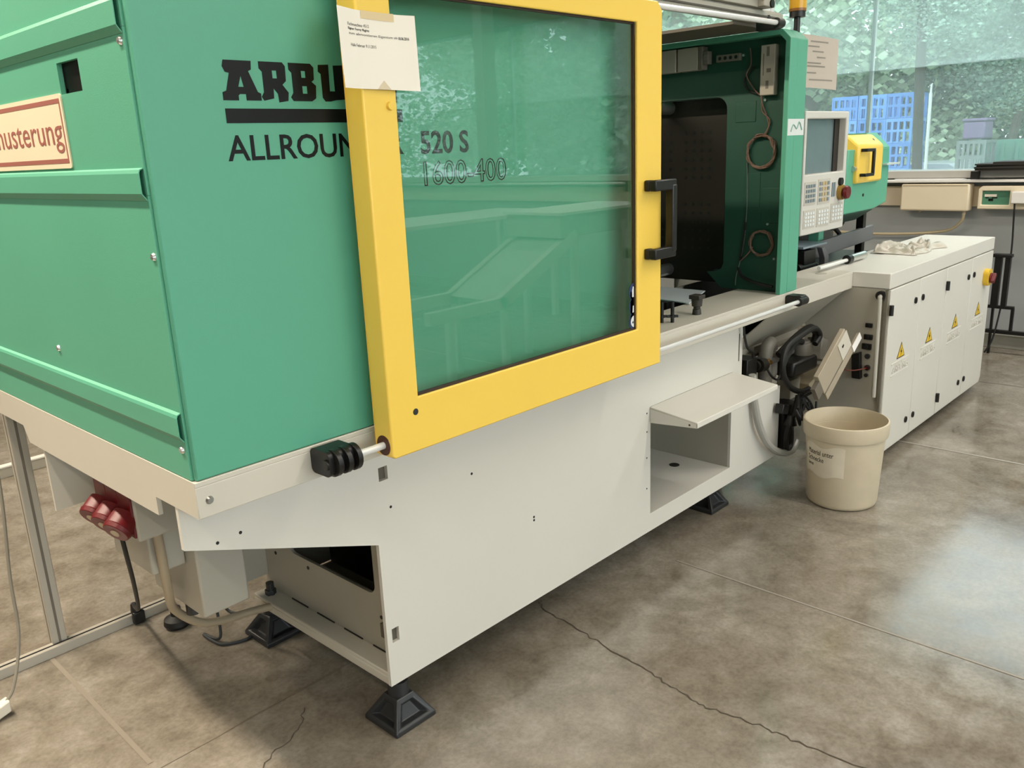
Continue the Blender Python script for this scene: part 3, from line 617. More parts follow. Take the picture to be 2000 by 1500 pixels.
# handling robot beam over the machine
rbm = thing('handling_beam', (1.5, -.02, 1.951), 'aluminium profile beam of a handling unit lying along the machine top', 'beam')
b = B(); b.box(.3, 2.02, -.065, -.012, 1.963, 1.999).box(.3, 2.02, -.055, -.012, 1.999, 2.006).out('lower_profile', ALU, rbm, bevel=.002)
b = B(); b.box(.3, 1.86, -.075, -.012, 2.006, 2.046).box(.3, 1.86, -.082, -.075, 2.035, 2.046).out('upper_profile', ALU, rbm, bevel=.002)
B().box(.3, 2.0, -.070, -.066, 1.978, 1.984).out('profile_groove', mat('groove_dark', '4b473f', .6), rbm, smooth=False)
B().box(1.80, 1.885, -.10, .0, 2.007, 2.12).out('beam_carriage', GREYP, rbm, bevel=.003)
B().cyl((1.855, -.1005, 2.018), (1.855, -.106, 2.018), .014, n=18).cyl((1.90, -.071, 1.980), (1.90, -.066, 1.980), .008, n=12).out('carriage_plug', BLACKP, rbm)
B().box(1.76, 1.87, -.11, -.02, 2.045, 2.20).out('carriage_motor', BLACKP, rbm, bevel=.004)

# ------------------------------------------------------------------ electrical cabinet
EC = thing('electrical_cabinet', (3.6, 0, .05), 'white four-door electrical cabinet at the right end of the machine', 'cabinet')
CX0, CX1, CY = 2.766, 4.438, -.273
DD = 1.0
B().box(CX0+.022, CX1, CY+.022, .12, .05, .862).out('cabinet_body', GREYP, EC, smooth=False)
B().plate([(CX0, .12), (CX0, CY), (CX1, CY), (CX1, .12)], [], 'z', .865, .937).out('cabinet_top', WHITE, EC, bevel=.005, seg=3)
B().box(CX0+.003, CX0+.021, CY+.02, .12, .05, .864).out('cabinet_side', GREYP, EC, smooth=False)
for x in (2.95, 4.2):
    for y in (-.15, .05): B().cyl((x, y, 0), (x, y, .05), .03, n=16).out('cabinet_foot', IRON, EC)
XD = [CX0+.018, 3.188, 3.592, 4.036, CX1]
TRI = mat('warning_yellow', 'e0b92c', .5)
for i in range(4):
    a, c = XD[i]+.0025, XD[i+1]-.0025
    po = rect(a, c, .052, .859) if i < 3 else [(a, .052), (c-.03, .052), (c, .082), (c, .859), (a, .859)]
    d = B().plate(po, [], 'y', CY, CY+.02).out('cabinet_door', WHITE, EC, bevel=.004)
    m = (a+c)/2-.008
    tri = [(m-.052, .503), (m+.052, .503), (m, .580)]
    B().plate(tri, [], 'y', CY-.0012, CY).out('warning_sign', BLACKP, d, smooth=False)
    B().plate([(m-.043, .508), (m+.043, .508), (m, .572)], [], 'y', CY-.0018, CY-.0012).out('sign_face', TRI, d, smooth=False)
    B().plate([(m+.006, .552), (m-.012, .532), (m-.001, .532), (m-.006, .512), (m+.013, .536), (m+.002, .536)], [], 'y', CY-.0023, CY-.0018).out('sign_bolt', BLACKP, d, smooth=False)
    pf = lambda x, z, dd: Vector((x, CY-dd, z))
    eb = B()
    for z in (.430, .488): eb.plate(rrect(m-.118, m+.118, z-.004, z+.004, .0038, 3), [], 'y', CY-.003, CY)
    eb.out('embossed_line', WHITE, d, smooth=False)
    text('ARBURG', 'embossed_lettering', WHITE, d, pf, m-.105, m+.105, .442, .478, depth=.003)
    s = 1 if i % 2 == 0 else -1
    xl = c-.062 if i % 2 == 0 else a+.036
    for z in (.760, .148):
        B().plate(disc(xl, z, .016, 18), [], 'y', CY-.006, CY).box(xl-.003, xl+.003, CY-.008, CY-.006, z-.010, z+.010).out('door_lock', BLACKP, d)
for x in (XD[0], XD[2]):
    for z in (.765, .150): B().cyl((x, CY-.008, z-.024), (x, CY-.008, z+.024), .010, n=14).out('door_hinge', BLACKP, EC)
ms = B().plate(rrect(4.262, 4.352, .668, .764, .03), [], 'y', CY-.028, CY).out('main_switch', mat('switch_yellow', 'dcb530', .4), EC, bevel=.006)
B().cyl((4.31, CY-.028, .712), (4.31, CY-.036, .712), .030, n=20).obox((4.31, CY-.045, .712), (1, 0, 1), (0, 1, 0), (1, 0, -1), .03, .010, .011).out('switch_knob', RED, ms, bevel=.002)
# connectors on the side of the cabinet
XS = CX0+.003
for y, z, w, hh in ((-.192, .690, .016, .010), (-.192, .634, .020, .012), (-.188, .588, .022, .014)):
    B().obox((XS-.006, y, z), (1, 0, 0), (0, 1, 0), (0, 0, 1), .006, w, hh).cyl((XS-.012, y, z), (XS-.018, y, z), hh*.7, n=10).out('connector', BLACKP, EC, bevel=.002)
B().plate([(-.128, .545), (-.165, .560), (-.176, .430), (-.135, .430)], [], 'x', XS-.03, XS).out('multi_connector', BLACKP, EC, bevel=.003)
for y, z, r in ((-.195, .541, .012), (-.198, .486, .013), (-.195, .449, .009)): B().cyl((XS, y, z), (XS-.012, y, z), r, n=14).out('round_connector', IRON, EC)
B().cyl((XS-.012, -.198, .486), (XS-.02, -.196, .486), .007, n=10).out('red_connector', RED, EC)
B().tube([(XS-.02, -.196, .486), (XS-.05, -.15, .475), (XS-.06, -.10, .478), (XS-.03, -.05, .48)], .003, 6).out('red_lead', mat('reddish_wire', '7d4436', .6), EC)
b = B(); b.cyl((XS-.004, -.238, .836), (XS-.024, -.238, .836), .021, n=20).out('pipe_grommet', BLACKP, EC)
b = B(); b.tube([(XS-.012, -.24, .836), (XS-.030, -.24, .826), (XS-.032, -.242, .79), (XS-.032, -.245, .40), (XS-.032, -.245, .36)], .010, 10).out('clear_pipe', mat('clear_hose', 'b9b6ab', .25), EC)
B().box(XS-.012, XS, -.268, -.256, .07, .86).out('side_seal', mat('seal_grey', '6e6a5c', .6), EC)

# ------------------------------------------------------------------ control panel
CP = thing('control_panel', (2.42, -.05, 1.15), 'grey control panel with dark screen, keypads and red button beside green frame', 'control panel')
PY = -.095; PX0, PX1, PZ0, PZ1 = 2.195, 2.625, 1.155, 1.652
PG = mat('panel_grey', 'cccac2', .5, var=.03)
B().plate([(PX0, PZ0), (PX1, PZ0), (PX1, PZ1), (PX0, PZ1)], [rect(PX0+.018, PX1-.028, 1.402, 1.622)], 'y', PY, PY+.05).out('panel_housing', PG, CP, bevel=.005)
B().box(PX0+.01, PX1-.01, PY+.05, PY+.11, PZ0+.02, PZ1-.01).out('panel_back', PG, CP, bevel=.005)
B().box(PX0+.014, PX1-.075, PY+.036, PY+.045, 1.400, 1.624).out('screen', mat('screen_grey', '66787b', .15, var=.08, vscale=14), CP, smooth=False)
B().box(PX1-.076, PX1-.026, PY+.030, PY+.049, 1.400, 1.624).out('screen_bezel', mat('bezel_dark', '2b2620', .5), CP, smooth=False)
KD = mat('key_dark', '7d8a8f', .5); KL = mat('key_light', 'dde1e0', .5); KT = mat('key_tan', 'b9a67e', .5); KF = mat('key_field', 'bdb9ae', .55)
fields = [(PX0+.016, PX0+.125, 1.278, 1.372, KD, 4, 4), (PX0+.145, PX0+.265, 1.274, 1.378, KT, 4, 4), (PX0+.016, PX0+.125, 1.182, 1.258, KL, 4, 4), (PX0+.145, PX0+.265, 1.180, 1.258, KL, 4, 4), (PX0+.285, PX1-.02, 1.186, 1.268, KL, 4, 4)]
for x0, x1, z0, z1, km, nx, nz in fields:
    kf = B().box(x0, x1, PY-.002, PY+.001, z0, z1).out('keypad', KF, CP, smooth=False)
    b = B(); c = B()
    for i in range(nx):
        for j in range(nz):
            w, hh = (x1-x0-.014)/nx, (z1-z0-.014)/nz; cx, cz = x0+.007+w*(i+.5), z0+.007+hh*(j+.5)
            (c if km is KT and i in (1, 2) else b).box(cx-w*.33, cx+w*.33, PY-.005, PY-.002, cz-hh*.32, cz+hh*.32)
    o = b.out('key', KD if km is KT else km, kf, smooth=False); o['kind'] = 'stuff'
    if km is KT: o = c.out('key', KT, kf, smooth=False); o['kind'] = 'stuff'
    else: c.bm.free()
B().box(PX0+.285, PX0+.300, PY-.003, PY, 1.298, 1.358).box(PX0+.306, PX0+.321, PY-.003, PY, 1.298, 1.358).out('slot_key', KD, CP, smooth=False)
B().cyl((PX1-.065, PY, 1.358), (PX1-.065, PY-.012, 1.358), .017, n=18).out('key_switch', BLACKP, CP)
B().cyl((PX1-.062, PY, 1.312), (PX1-.062, PY-.018, 1.312), .032, n=24).out('stop_button_base', mat('button_ochre', '9a7a32', .5), CP)
B().cyl((PX1-.062, PY-.018, 1.312), (PX1-.062, PY-.030, 1.312), .018, n=20).cyl((PX1-.062, PY-.030, 1.312), (PX1-.062, PY-.042, 1.312), .030, .026, n=24).out('stop_button', RED, CP)
B().cyl((2.40, PY+.11, 1.5), (2.40, .10, 1.5), .025, n=16).box(2.17, 2.42, .08, .12, 1.47, 1.53).out('swivel_arm', GREEN, CP, bevel=.004)

# ------------------------------------------------------------------ injection unit behind the frame
IU = thing('injection_unit', (3.5, .3, .70), 'green injection unit with yellow hood and handle behind the control panel', 'injection unit')
k = .12
body = [(3.19, 1.335), (3.19, 1.165), (3.58, 1.165), (3.74, 1.19), (3.75, 1.32), (3.73, 1.41), (3.73, 1.49), (3.45, 1.49), (3.3, 1.40)]
B().plate([(3.16, 1.30), (3.16, 1.160), (3.56, 1.160), (3.74, 1.185), (3.75, 1.325), (3.74, 1.48), (3.18, 1.48)], [], 'y', k+.004, .75).out('unit_body', GREEN, IU, bevel=.008)
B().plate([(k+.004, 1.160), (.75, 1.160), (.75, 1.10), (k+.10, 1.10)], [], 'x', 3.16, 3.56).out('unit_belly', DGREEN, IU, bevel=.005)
B().plate([(k+.004, 1.480), (.75, 1.48), (.75, 1.56), (k+.08, 1.56)], [], 'x', 3.60, 3.74).out('unit_shoulder', GREEN, IU, bevel=.004)
B().box(3.65, 3.84, k-.02, .5, 1.388, 1.396).out('unit_ledge', mat('pale_sheet', 'c3cec9', .4), IU, smooth=False)
hd = B()
hp = [(k-.02, 1.310), (k-.02, 1.497), (k+.045, 1.553), (.45, 1.553), (.45, 1.310)]
hd.plate(hp, [], 'x', 3.255, 3.585); 
hood = hd.out('hood', YELLOW, IU, bevel=.012, seg=2)
h = B(); yy = k-.02
for z in (1.475, 1.352): h.box(3.275, 3.385, yy-.035, yy-.022, z-.008, z+.008).box(3.275, 3.295, yy-.03, yy, z-.008, z+.008)
h.box(3.369, 3.385, yy-.036, yy-.021, 1.352, 1.475); h.out('hood_handle', BLACKP, hood, bevel=.003)
B().cyl((3.23, .12, 1.385), (3.255, .12, 1.385), .014, n=14).out('hood_latch', STEEL, hood)
B().cyl((3.52, k+.02, 1.5175), (3.52, k+.012, 1.526), .008, n=10).out('hood_screw', IRON, hood)
B().cyl((3.40, k+.004, 1.245), (3.40, k-.0, 1.245), .008, n=10).out('unit_screw', IRON, IU)
B().box(3.76, 3.80, .25, .29, .70, 1.16).out('unit_post', BLACKP, IU)
GI = mat('grey_carriage', '67686a', .5, var=.1)
B().obox((3.5, .26, .985), (1, 0, .03), (0, 1, 0), (-.03, 0, 1), .42, .012, .042).out('carriage_beam', GI, IU, bevel=.004)
B().box(2.80, 3.9, .13, .49, .880, .890).out('drip_tray', BLACKP, IU)
B().box(3.24, 3.30, .28, .34, .99, 1.11).out('green_post', GREEN, IU, bevel=.004)
B().box(2.88, 3.16, .20, .45, 1.012, 1.022).out('carriage_plate', mat('blue_grey_sheet', '8fa0aa', .3, .4), IU)
B().box(2.90, 3.03, .20, .30, .93, 1.0).cyl((2.86, .22, .915), (3.06, .22, .915), .022, n=14).out('carriage_motor', BLACKP, IU, bevel=.003)
B().plate([(3.08, 1.0), (3.11, 1.0), (3.17, .95), (3.17, .90), (3.12, .90), (3.12, .94)], [], 'y', .19, .22).out('carriage_bracket', GI, IU, bevel=.003)
B().tube([(3.12, .30, 1.13), (3.35, .28, 1.09), (3.5, .28, 1.03), (3.56, .30, .98)], .012, 8).tube([(3.3, .24, 1.075), (3.48, .26, 1.08), (3.62, .3, 1.12)], .009, 8).out('unit_hose', RUBBER, IU)
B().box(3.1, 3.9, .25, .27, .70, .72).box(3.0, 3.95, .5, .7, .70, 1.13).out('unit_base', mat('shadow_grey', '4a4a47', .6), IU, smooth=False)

# ------------------------------------------------------------------ hydraulics in the recess
HY = thing('hydraulic_assembly', (2.48, .05, .20), 'hydraulic valves, filter and black hose loop in the recess under the bed', 'hydraulics')
CAST = mat('grey_casting', '77736a', .45, var=.2, vscale=18); 
B().box(1.995, 2.085, .02, .10, .555, .650).out('solenoid', BLACKP, HY, bevel=.004)
B().cyl((2.10, .025, .605), (2.15, .025, .600), .030, n=20).cyl((2.085, .03, .606), (2.10, .03, .606), .022, n=16).out('solenoid_end', DSTEEL, HY)
B().cyl((2.15, .02, .602), (2.21, .02, .598), .010, n=12).cyl((2.185, .02, .580), (2.185, .02, .618), .008, n=10).out('brass_fitting', BRASS, HY)
B().lathe([(0, .0), (.035, .0), (.042, .02), (.042, .075), (.047, .08), (.047, .10), (.040, .105), (.040, .12), (0, .12)], (2.285, .07), 28, .505).out('pressure_filter', CAST, HY)
B().tube([(2.22, .05, .50), (2.215, .05, .60), (2.235, .05, .66), (2.28, .055, .67)], .030, 12).out('filter_pipe', CAST, HY)
B().box(2.24, 2.34, .05, .12, .625, .65).out('filter_head', CAST, HY, bevel=.004)
B().box(2.40, 2.66, .03, .16, .49, .565).out('valve_block', CAST, HY, bevel=.005)
B().cyl((2.50, .0, .545), (2.50, .01, .63), .048, .044, n=24).cyl((2.50, .01, .63), (2.50, .01, .645), .035, n=20).out('valve_cap', CAST, HY, bevel=.003)
B().cyl((2.615, -.005, .53), (2.65, .0, .625), .055, .050, n=8).cyl((2.65, .0, .625), (2.655, .0, .635), .03, n=16).out('valve_cap', CAST, HY, bevel=.003)
B().cyl((2.38, .05, .60), (2.60, .05, .60), .024, n=16).out('cross_pipe', CAST, HY)
B().obox((2.57, -.005, .455), (.8, -.2, .42), (0, 1, 0), (-.42, 0, .8), .075, .045, .020).out('valve_cover', BEIGE, HY, bevel=.004)
B().box(2.40, 2.50, .01, .08, .38, .47).out('valve_bracket', GREYP, HY, bevel=.003)
B().box(2.55, 2.57, .02, .14, .30, .47).out('valve_bracket', GREYP, HY, bevel=.003)
B().obox((2.42, -.005, .545), (1, -.1, .04), (0, 1, 0), (0, 0, 1), .105, .045, .034).out('pump_motor', BLACKP, HY, bevel=.015, seg=3)
B().tube([(2.503, -.05, .633), (2.549, -.05, .665), (2.483, -.05, .711), (2.337, -.05, .700), (2.219, -.05, .676), (2.171, -.055, .622), (2.188, -.055, .549), (2.264, -.055, .481), (2.382, -.05, .433), (2.474, -.045, .424)], .0135, 10).out('hydraulic_hose', RUBBER, HY)
B().tube([(2.246, .0, .625), (2.30, -.01, .655), (2.41, -.01, .685), (2.53, -.01, .70), (2.60, -.01, .665), (2.60, -.005, .62)], .018, 8).out('hydraulic_hose', RUBBER, HY)
B().tube([(2.22, -.03, .58), (2.30, -.02, .63), (2.40, -.01, .66), (2.48, .0, .64)], .013, 8).out('hydraulic_hose', RUBBER, HY)
rnd = random.Random(4)
for i in range(9):
    p = Vector((2.32+rnd.uniform(-.02, .03), -.07, .440)); q = [p]
    a = rnd.uniform(-.09, .13); L = rnd.uniform(.06, .13)
    q += [p+Vector((a*.6, -.02, -L*.5)), p+Vector((a+rnd.uniform(-.02, .02), -.03+rnd.uniform(-.03, .02), -L)), p+Vector((a*1.2+rnd.uniform(-.03, .03), -.03, -L*.5))]
    B().tube(q, .0055, 6).out('loose_lead', RUBBER, HY)
B().tube([(2.33, -.06, .43), (2.30, -.06, .36), (2.275, -.05, .30), (2.26, -.045, .24), (2.285, -.04, .18), (2.33, -.035, .19), (2.34, -.03, .25), (2.31, -.035, .30)], .013, 8).out('hydraulic_hose', RUBBER, HY)
B().cyl((2.36, .02, .15), (2.36, .02, .38), .05, n=16).out('pump_foot', BLACKP, HY, bevel=.003)
B().obox((2.235, -.03, .385), (1, 0, -.3), (0, 1, 0), (.3, 0, 1), .03, .02, .022).out('lead_clamp', BLACKP, HY, bevel=.004)
B().cyl((2.285, -.05, .30), (2.29, -.05, .345), .030, .016, n=14).out('lead_socket', BLACKP, HY)
B().tube([(1.88, -.02, .85), (1.88, -.02, .818), (1.891, -.02, .773), (1.925, -.015, .724), (1.998, .0, .690), (2.05, .02, .655), (2.12, .02, .635)], .005, 8).out('black_lead', RUBBER, HY)
B().tube([(2.15, .01, .59), (2.18, .0, .545), (2.24, .0, .515), (2.29, .01, .53)], .005, 8).out('black_lead', RUBBER, HY)
# clear drain hose
ch = B().tube([(1.97, -.018, .60), (1.985, -.02, .50), (2.02, -.03, .370), (2.10, -.035, .260), (2.22, -.04, .185), (2.33, -.04, .160), (2.40, -.03, .185)], .016, 10).out('drain_hose', mat('milky_hose', 'a5a49c', .3, var=.08)); tag(ch, 'milky drain hose curving down from the shelf towards the bucket', 'hose')

# tilted sheet-metal channel leaning in the recess
A0, A1 = Vector((2.300, -.165, .500)), Vector((2.545, -.170, .672))
CH = thing('cover_channel', (2.42, -.17, .38), 'beige sheet-metal channel leaning out of the recess above the bucket', 'metal cover')
ax = (A1-A0).normalized(); nz_ = Vector((.05, -.98, .10)).normalized(); sd_ = ax.cross(nz_).normalized()
if sd_.x < 0: sd_ = -sd_
nz_ = (nz_-ax*nz_.dot(ax)).normalized()
Lh = (A1-A0).length/2; mid = (A0+A1)/2
CHM = mat('beige_sheet_metal', 'a89d89', .5, var=.05)
B().obox(mid, ax, sd_, nz_, Lh, .056, .012).out('channel_body', CHM, CH, bevel=.003)
m2 = mid+sd_*.094+ax*.060
B().obox(m2, ax, sd_, nz_, Lh+.045, .018, .006).out('channel_flange', CHM, CH, bevel=.002)
B().obox(mid+sd_*.066+ax*.02, ax, sd_, nz_, Lh, .012, .003).out('channel_web', GBD, CH)
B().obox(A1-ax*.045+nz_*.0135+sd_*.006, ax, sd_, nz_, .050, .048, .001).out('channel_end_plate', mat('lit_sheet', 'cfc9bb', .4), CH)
B().obox(A1-ax*.06+nz_*.015-sd_*.005, ax, sd_, nz_, .008, .005, .001).out('channel_slot', BLACKP, CH)
B().obox(m2+ax*(Lh+.0)+nz_*.008, ax, sd_, nz_, .046, .019, .0015).out('white_label', mat('white_label', 'f4f2ee', .6), CH)
B().obox(A0-ax*.02+sd_*.005, ax, sd_, nz_, .030, .034, .010).out('channel_plug', GBD, CH)
B().tube([A0-ax*.03, (2.30, -.10, .44), (2.42, -.07, .43), (2.50, -.05, .42)], .006, 6).out('channel_lead', RUBBER, CH)

# ------------------------------------------------------------------ bucket
BKM = mat('beige_bucket_plastic', 'c9bda4', .5, var=.10, vscale=14); BX, BY = 2.292, -.297
BK = thing('bucket', (BX, BY, 0), 'beige plastic bucket with taped paper label standing on floor by the machine', 'bucket')
B().lathe([(0, .002), (.130, .0), (.142, .006), (.147, .02), (.160, .27), (.163, .31), (.172, .312), (.174, .318), (.176, .368), (.174, .376), (.168, .378), (.166, .372), (.163, .30), (.138, .02), (.12, .012), (0, .012)], (BX, BY), 64).out('bucket_body', BKM, BK, angle=1.0)
def onb(off):
    def f(x, z, d):
        r = .147+(.160-.147)*(z-.02)/.25+off+d; a = math.radians(201.4)+x/.158
        return Vector((BX+r*math.cos(a), BY+r*math.sin(a), z))
    return f
fb = onb(.0015)
lbm = mat('aged_paper', 'd8cfbb', .8, var=.1, vscale=20)
b = B(); b.sheet(lambda u, v: fb(-.190+.195*u, .150+.008*math.sin(u*9)+(.285-.02*max(0, .25-u)-.150)*v, 0), 24, 6)
lab = b.out('paper_label', lbm, BK)
text('Material unter', 'label_text', PRINT, BK, onb(.0019), -.168, -.040, .242, .264, depth=.0002)
text('Schnecke', 'label_text', PRINT, BK, onb(.0019), -.168, -.082, .212, .234, depth=.0002)
text('leeren', 'label_text', INK, BK, onb(.0019), -.168, -.135, .188, .204, depth=.0002)

# ------------------------------------------------------------------ loose things on and around the machine
NS = thing('notice_sheet', (-.03, -.197, 1.68), 'white typed notice taped across the left post of the yellow door', 'paper sheet')
def npt(x, z, d=0.):
    u = (x+.130)/.205; v = (z-1.683)/.152
    y = -.1925-.012*max(0, .22-u)/.22*(1-.3*v)-.006*math.sin(u*math.pi)*(1-v)*.6-.004*(1-v)*u-d
    return Vector((x+.012*max(0, .35-v)*(max(0, .3-u)), y, z-.003*u-.004*math.sin(3*u)*(v)))
B().sheet(lambda u, v: npt(-.130+.205*u, 1.683+.152*v), 30, 20).out('sheet', PAPER, NS)
B().sheet(lambda u, v: npt(-.068+.085*u, 1.820+.016*v, .0006), 10, 2).out('tape', mat('yellowed_tape', 'd9c398', .4), NS)
B().sheet(lambda u, v: npt(-.045+.035*u+.003*v, 1.6835+.018*v*(1-abs(2*u-1)), .0006), 10, 2).out('tape', mat('yellowed_tape_low', 'd6c6a6', .4), NS)
nf = lambda x, z, d: npt(x, z, .0004+d)
text('Fachmaschine 4512', 'notice_text', INK, NS, nf, -.104, -.050, 1.803, 1.809, depth=.0001)
text('Eigner Ferny Rights', 'notice_text', PRINT, NS, nf, -.104, -.050, 1.794, 1.800, depth=.0001, bold=.01)
text('zum abmontieren Eigentum ab', 'notice_text', INK, NS, nf, -.103, .022, 1.785, 1.791, depth=.0001)
text('18.06.2016', 'notice_text', PRINT, NS, nf, .025, .054, 1.785, 1.791, depth=.0001, bold=.01)
text('Halle Februar 9.11.2015', 'notice_text', INK, NS, nf, -.100, -.036, 1.764, 1.770, depth=.0001)
PS = thing('paper_sheet', (2.25, .06, 1.76), 'typed paper sheet taped behind green frame in front of window', 'paper sheet')
def ppt(x, z, d=0.): return Vector((x, .045-.012*math.sin((x-2.45)*6)-d, z))
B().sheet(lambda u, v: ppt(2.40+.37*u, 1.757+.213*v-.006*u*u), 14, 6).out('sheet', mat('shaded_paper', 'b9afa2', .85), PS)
for i, (a, c, z) in enumerate(((2.50, 2.66, 1.945), (2.48, 2.58, 1.925), (2.52, 2.62, 1.905), (2.56, 2.64, 1.882), (2.48, 2.60, 1.858), (2.48, 2.64, 1.845), (2.48, 2.56, 1.818), (2.50, 2.72, 1.790))):
    b = B(); b.sheet(lambda u, v: ppt(a+(c-a)*u, z-.003+.006*v, .0008), 6, 1); b.out('print_line', mat('print_grey', '8a837a', .8), PS)
B().box(2.17, 2.43, .046, .049, 1.88, 1.95).out('tape', mat('clear_tape', 'b9b3a4', .5), PS)
SP = thing('sign_plate', (-.506, .48, 1.55), 'cream plate with brown border and lettering on the green end panel', 'sign')
B().plate(rrect(.238, .93, 1.5515, 1.698, .008), [], 'x', -.5065, -.5037).out('plate', mat('cream_plate', 'e2d3b6', .5, var=.04), SP)
b = B(); b.plate(rect(.247, .921, 1.562, 1.689), [rect(.252, .916, 1.571, 1.680)], 'x', -.5070, -.5066); b.out('border', BROWN, SP, smooth=False)
text('Bemusterung', 'sign_text', BROWN, SP, lambda x, z, d: Vector((-.5067-d, -x, z)), -.80, -.258, 1.583, 1.655)
# crumpled rag on the cabinet
def rag(u, v):
    x, y = 3.42+.44*u, -.17+.24*v
    e = min(u, 1-u, v, 1-v); n1 = noise.noise(Vector((u*5, v*4, 1.3))); n2 = noise.noise(Vector((u*12, v*10, 4.1))); n3 = abs(noise.noise(Vector((u*7+3, v*7, 9))))
    x += .07*noise.noise(Vector((u*3, v*3, 8))); y += .06*noise.noise(Vector((u*4+3, v*4, 2)))
    hgt = max(0, .045*(n1+.45)+.035*n2-.03*n3)*min(1, e*6)+.045*math.exp(-((u-.30)**2+(v-.80)**2)*26)
    return Vector((x, y, .9385+hgt))
rg = B().sheet(rag, 48, 30).out('plastic_bag', mat('crumpled_film', 'b9b2a4', .3, var=.15, vscale=30), angle=3); tag(rg, 'crumpled pale plastic bag lying on top of the white cabinet', 'bag')
sm = rg.modifiers.new('thick', 'SOLIDIFY'); sm.thickness = .0012; sm.offset = 1
# fences
def profile(b, x0, x1, y0, y1, z0, z1): b.box(x0, x1, y0, y1, z0, z1)
FN = thing('aluminium_fence', (-.6, 1.19, 0), 'aluminium profile fence with floor rail and post behind the machine end', 'fence')
B().box(-1.6, -.075, 1.172, 1.212, 0, .034).out('floor_rail', ALU, FN, bevel=.002)
B().box(-1.6, -.075, 1.186, 1.194, .0338, .0345).out('rail_groove', BLACKP, FN, smooth=False)
B().box(-.078, -.072, 1.170, 1.214, 0, .036).out('end_cap', mat('grey_cap', '5c5a56', .6), FN)
B().box(-.476, -.430, 1.195, 1.235, .034, 2.0).out('post', ALU, FN, bevel=.002)
B().box(-.4765, -.4755, 1.211, 1.219, .034, 2.0).box(-.457, -.449, 1.1945, 1.1955, .034, 2.0).out('post_groove', mat('groove_grey', '6c675d', .6), FN, smooth=False)
B().box(-1.6, -.10, 1.195, 1.235, 1.95, 1.99).out('top_rail', ALU, FN, bevel=.002)
FN2 = thing('aluminium_rail_fence', (0, 3.2, 0), 'pale floor rail of a farther fence seen beyond the post', 'fence')
B().box(-1.5, 1.2, 3.18, 3.22, .0, .055).out('floor_rail', ALU, FN2, bevel=.002)
B().box(-1.5, 1.2, 3.176, 3.224, .055, .062).out('rail_cover', SILLW, FN2)
for x in (-1.3, .9): B().box(x-.02, x+.02, 3.18, 3.22, .062, 1.6).out('post', ALU, FN2, bevel=.002)
# cables at the left
t = thing('extension_cable', (-.62, .98, 0), 'thin grey cable with white plug hanging at the left edge', 'cable')
B().tube([(-.56, 1.05, 1.10), (-.575, 1.0, .70), (-.60, 1.0, .40), (-.612, .99, .22), (-.66, .96, .08), (-.70, .96, .035)], .005, 8).out('cord', mat('grey_cord', '8a8476', .6), t)
B().obox((-.715, .955, .026), (-.7, -.1, -.15), (0, 1, 0), (0, 0, 1), .035, .018, .018).out('plug', mat('white_plug', 'ddd6c6', .5), t, bevel=.004)
t = thing('black_cable', (-.3, .8, .0), 'black cable dropping from the red sockets to a plug on the rail', 'cable')
B().tube([(-.478, .42, .70), (-.465, .44, .60), (-.42, .55, .46), (-.33, .80, .25), (-.25, 1.05, .12), (-.215, 1.165, .075)], .006, 8).out('cord', RUBBER, t)
B().cyl((-.215, 1.165, .08), (-.208, 1.172, .045), .010, .018, n=12).box(-.226, -.186, 1.150, 1.171, .004, .048).out('plug', BLACKP, t, bevel=.004)
hz2 = B().tube([(-.385, .43, .66), (-.378, .44, .56), (-.36, .48, .44), (-.32, .56, .33), (-.24, .60, .235), (-.16, .62, .195), (-.06, .62, .18), (.03, .60, .172)], .0125, 12).out('beige_hose', GREYSOFT); tag(hz2, 'beige ribbed hose sagging under the machine overhang', 'hose')
lw = B().tube([(-.01, .66, .15), (-.04, .80, .10), (-.06, .86, .15), (-.08, .82, .02), (-.10, .90, .008), (-.10, .84, .006), (-.085, .79, .006), (-.02, .76, .006), (.02, .78, .006)], .005, 8).out('thin_cable', mat('dark_cord', '2e3233', .6)); tag(lw, 'thin dark cable loop lying on floor behind the far foot', 'cable')
rf = B().lathe([(0, 0), (.038, 0), (.045, .012), (.042, .03), (.018, .042), (.018, .07), (0, .07)], (-.125, 1.04), 24).out('rubber_foot', RUBBER); tag(rf, 'small round black rubber foot on the floor behind the hose', 'rubber foot')
wt = B().cyl((-.125, 1.04, .07), (-.125, 1.04, .36), .012, n=10)
wt.bm.free()

# ------------------------------------------------------------------ on the window wall
JB = thing('junction_box', (5.55, .43, .99), 'wide cream junction box fixed to the wall below the window sill', 'junction box')
B().box(XW-.16, XW-.051, .185, .655, .993, 1.186).out('box_body', CREAM, JB, bevel=.012, seg=3)
B().box(XW-.163, XW-.16, .20, .64, 1.174, 1.180).out('lid_edge', BEIGE, JB)
B().cyl((XW-.10, .225, .993), (XW-.10, .225, .965), .012, n=12).cyl((XW-.10, .53, .993), (XW-.10, .53, .978), .010, n=12).out('cable_gland', BEIGE, JB)
pc = B().tube([(XW-.10, .225, .970), (XW-.10, .235, .92), (XW-.09, .30, .86), (XW-.09, .40, .835), (XW-.09, .60, .815), (XW-.09, .90, .805), (XW-.09, 1.2, .815), (XW-.09, 1.6, .82)], .011, 8).out('cream_cable', mat('cream_cable', 'a89b7e', .6)); tag(pc, 'cream cable drooping along the wall from the wide junction box', 'cable')
DB = thing('distribution_box', (5.6, -.05, 1.0), 'cream distribution box with green tinted window under black sheets', 'distribution box')
B().plate([(.130, 1.010), (.130, 1.150), (.108, 1.170), (-.40, 1.170), (-.40, 1.010)], [rect(-.07, .106, 1.040, 1.136)], 'x', XW-.15, XW-.051).out('box_body', CREAM, DB, bevel=.006)
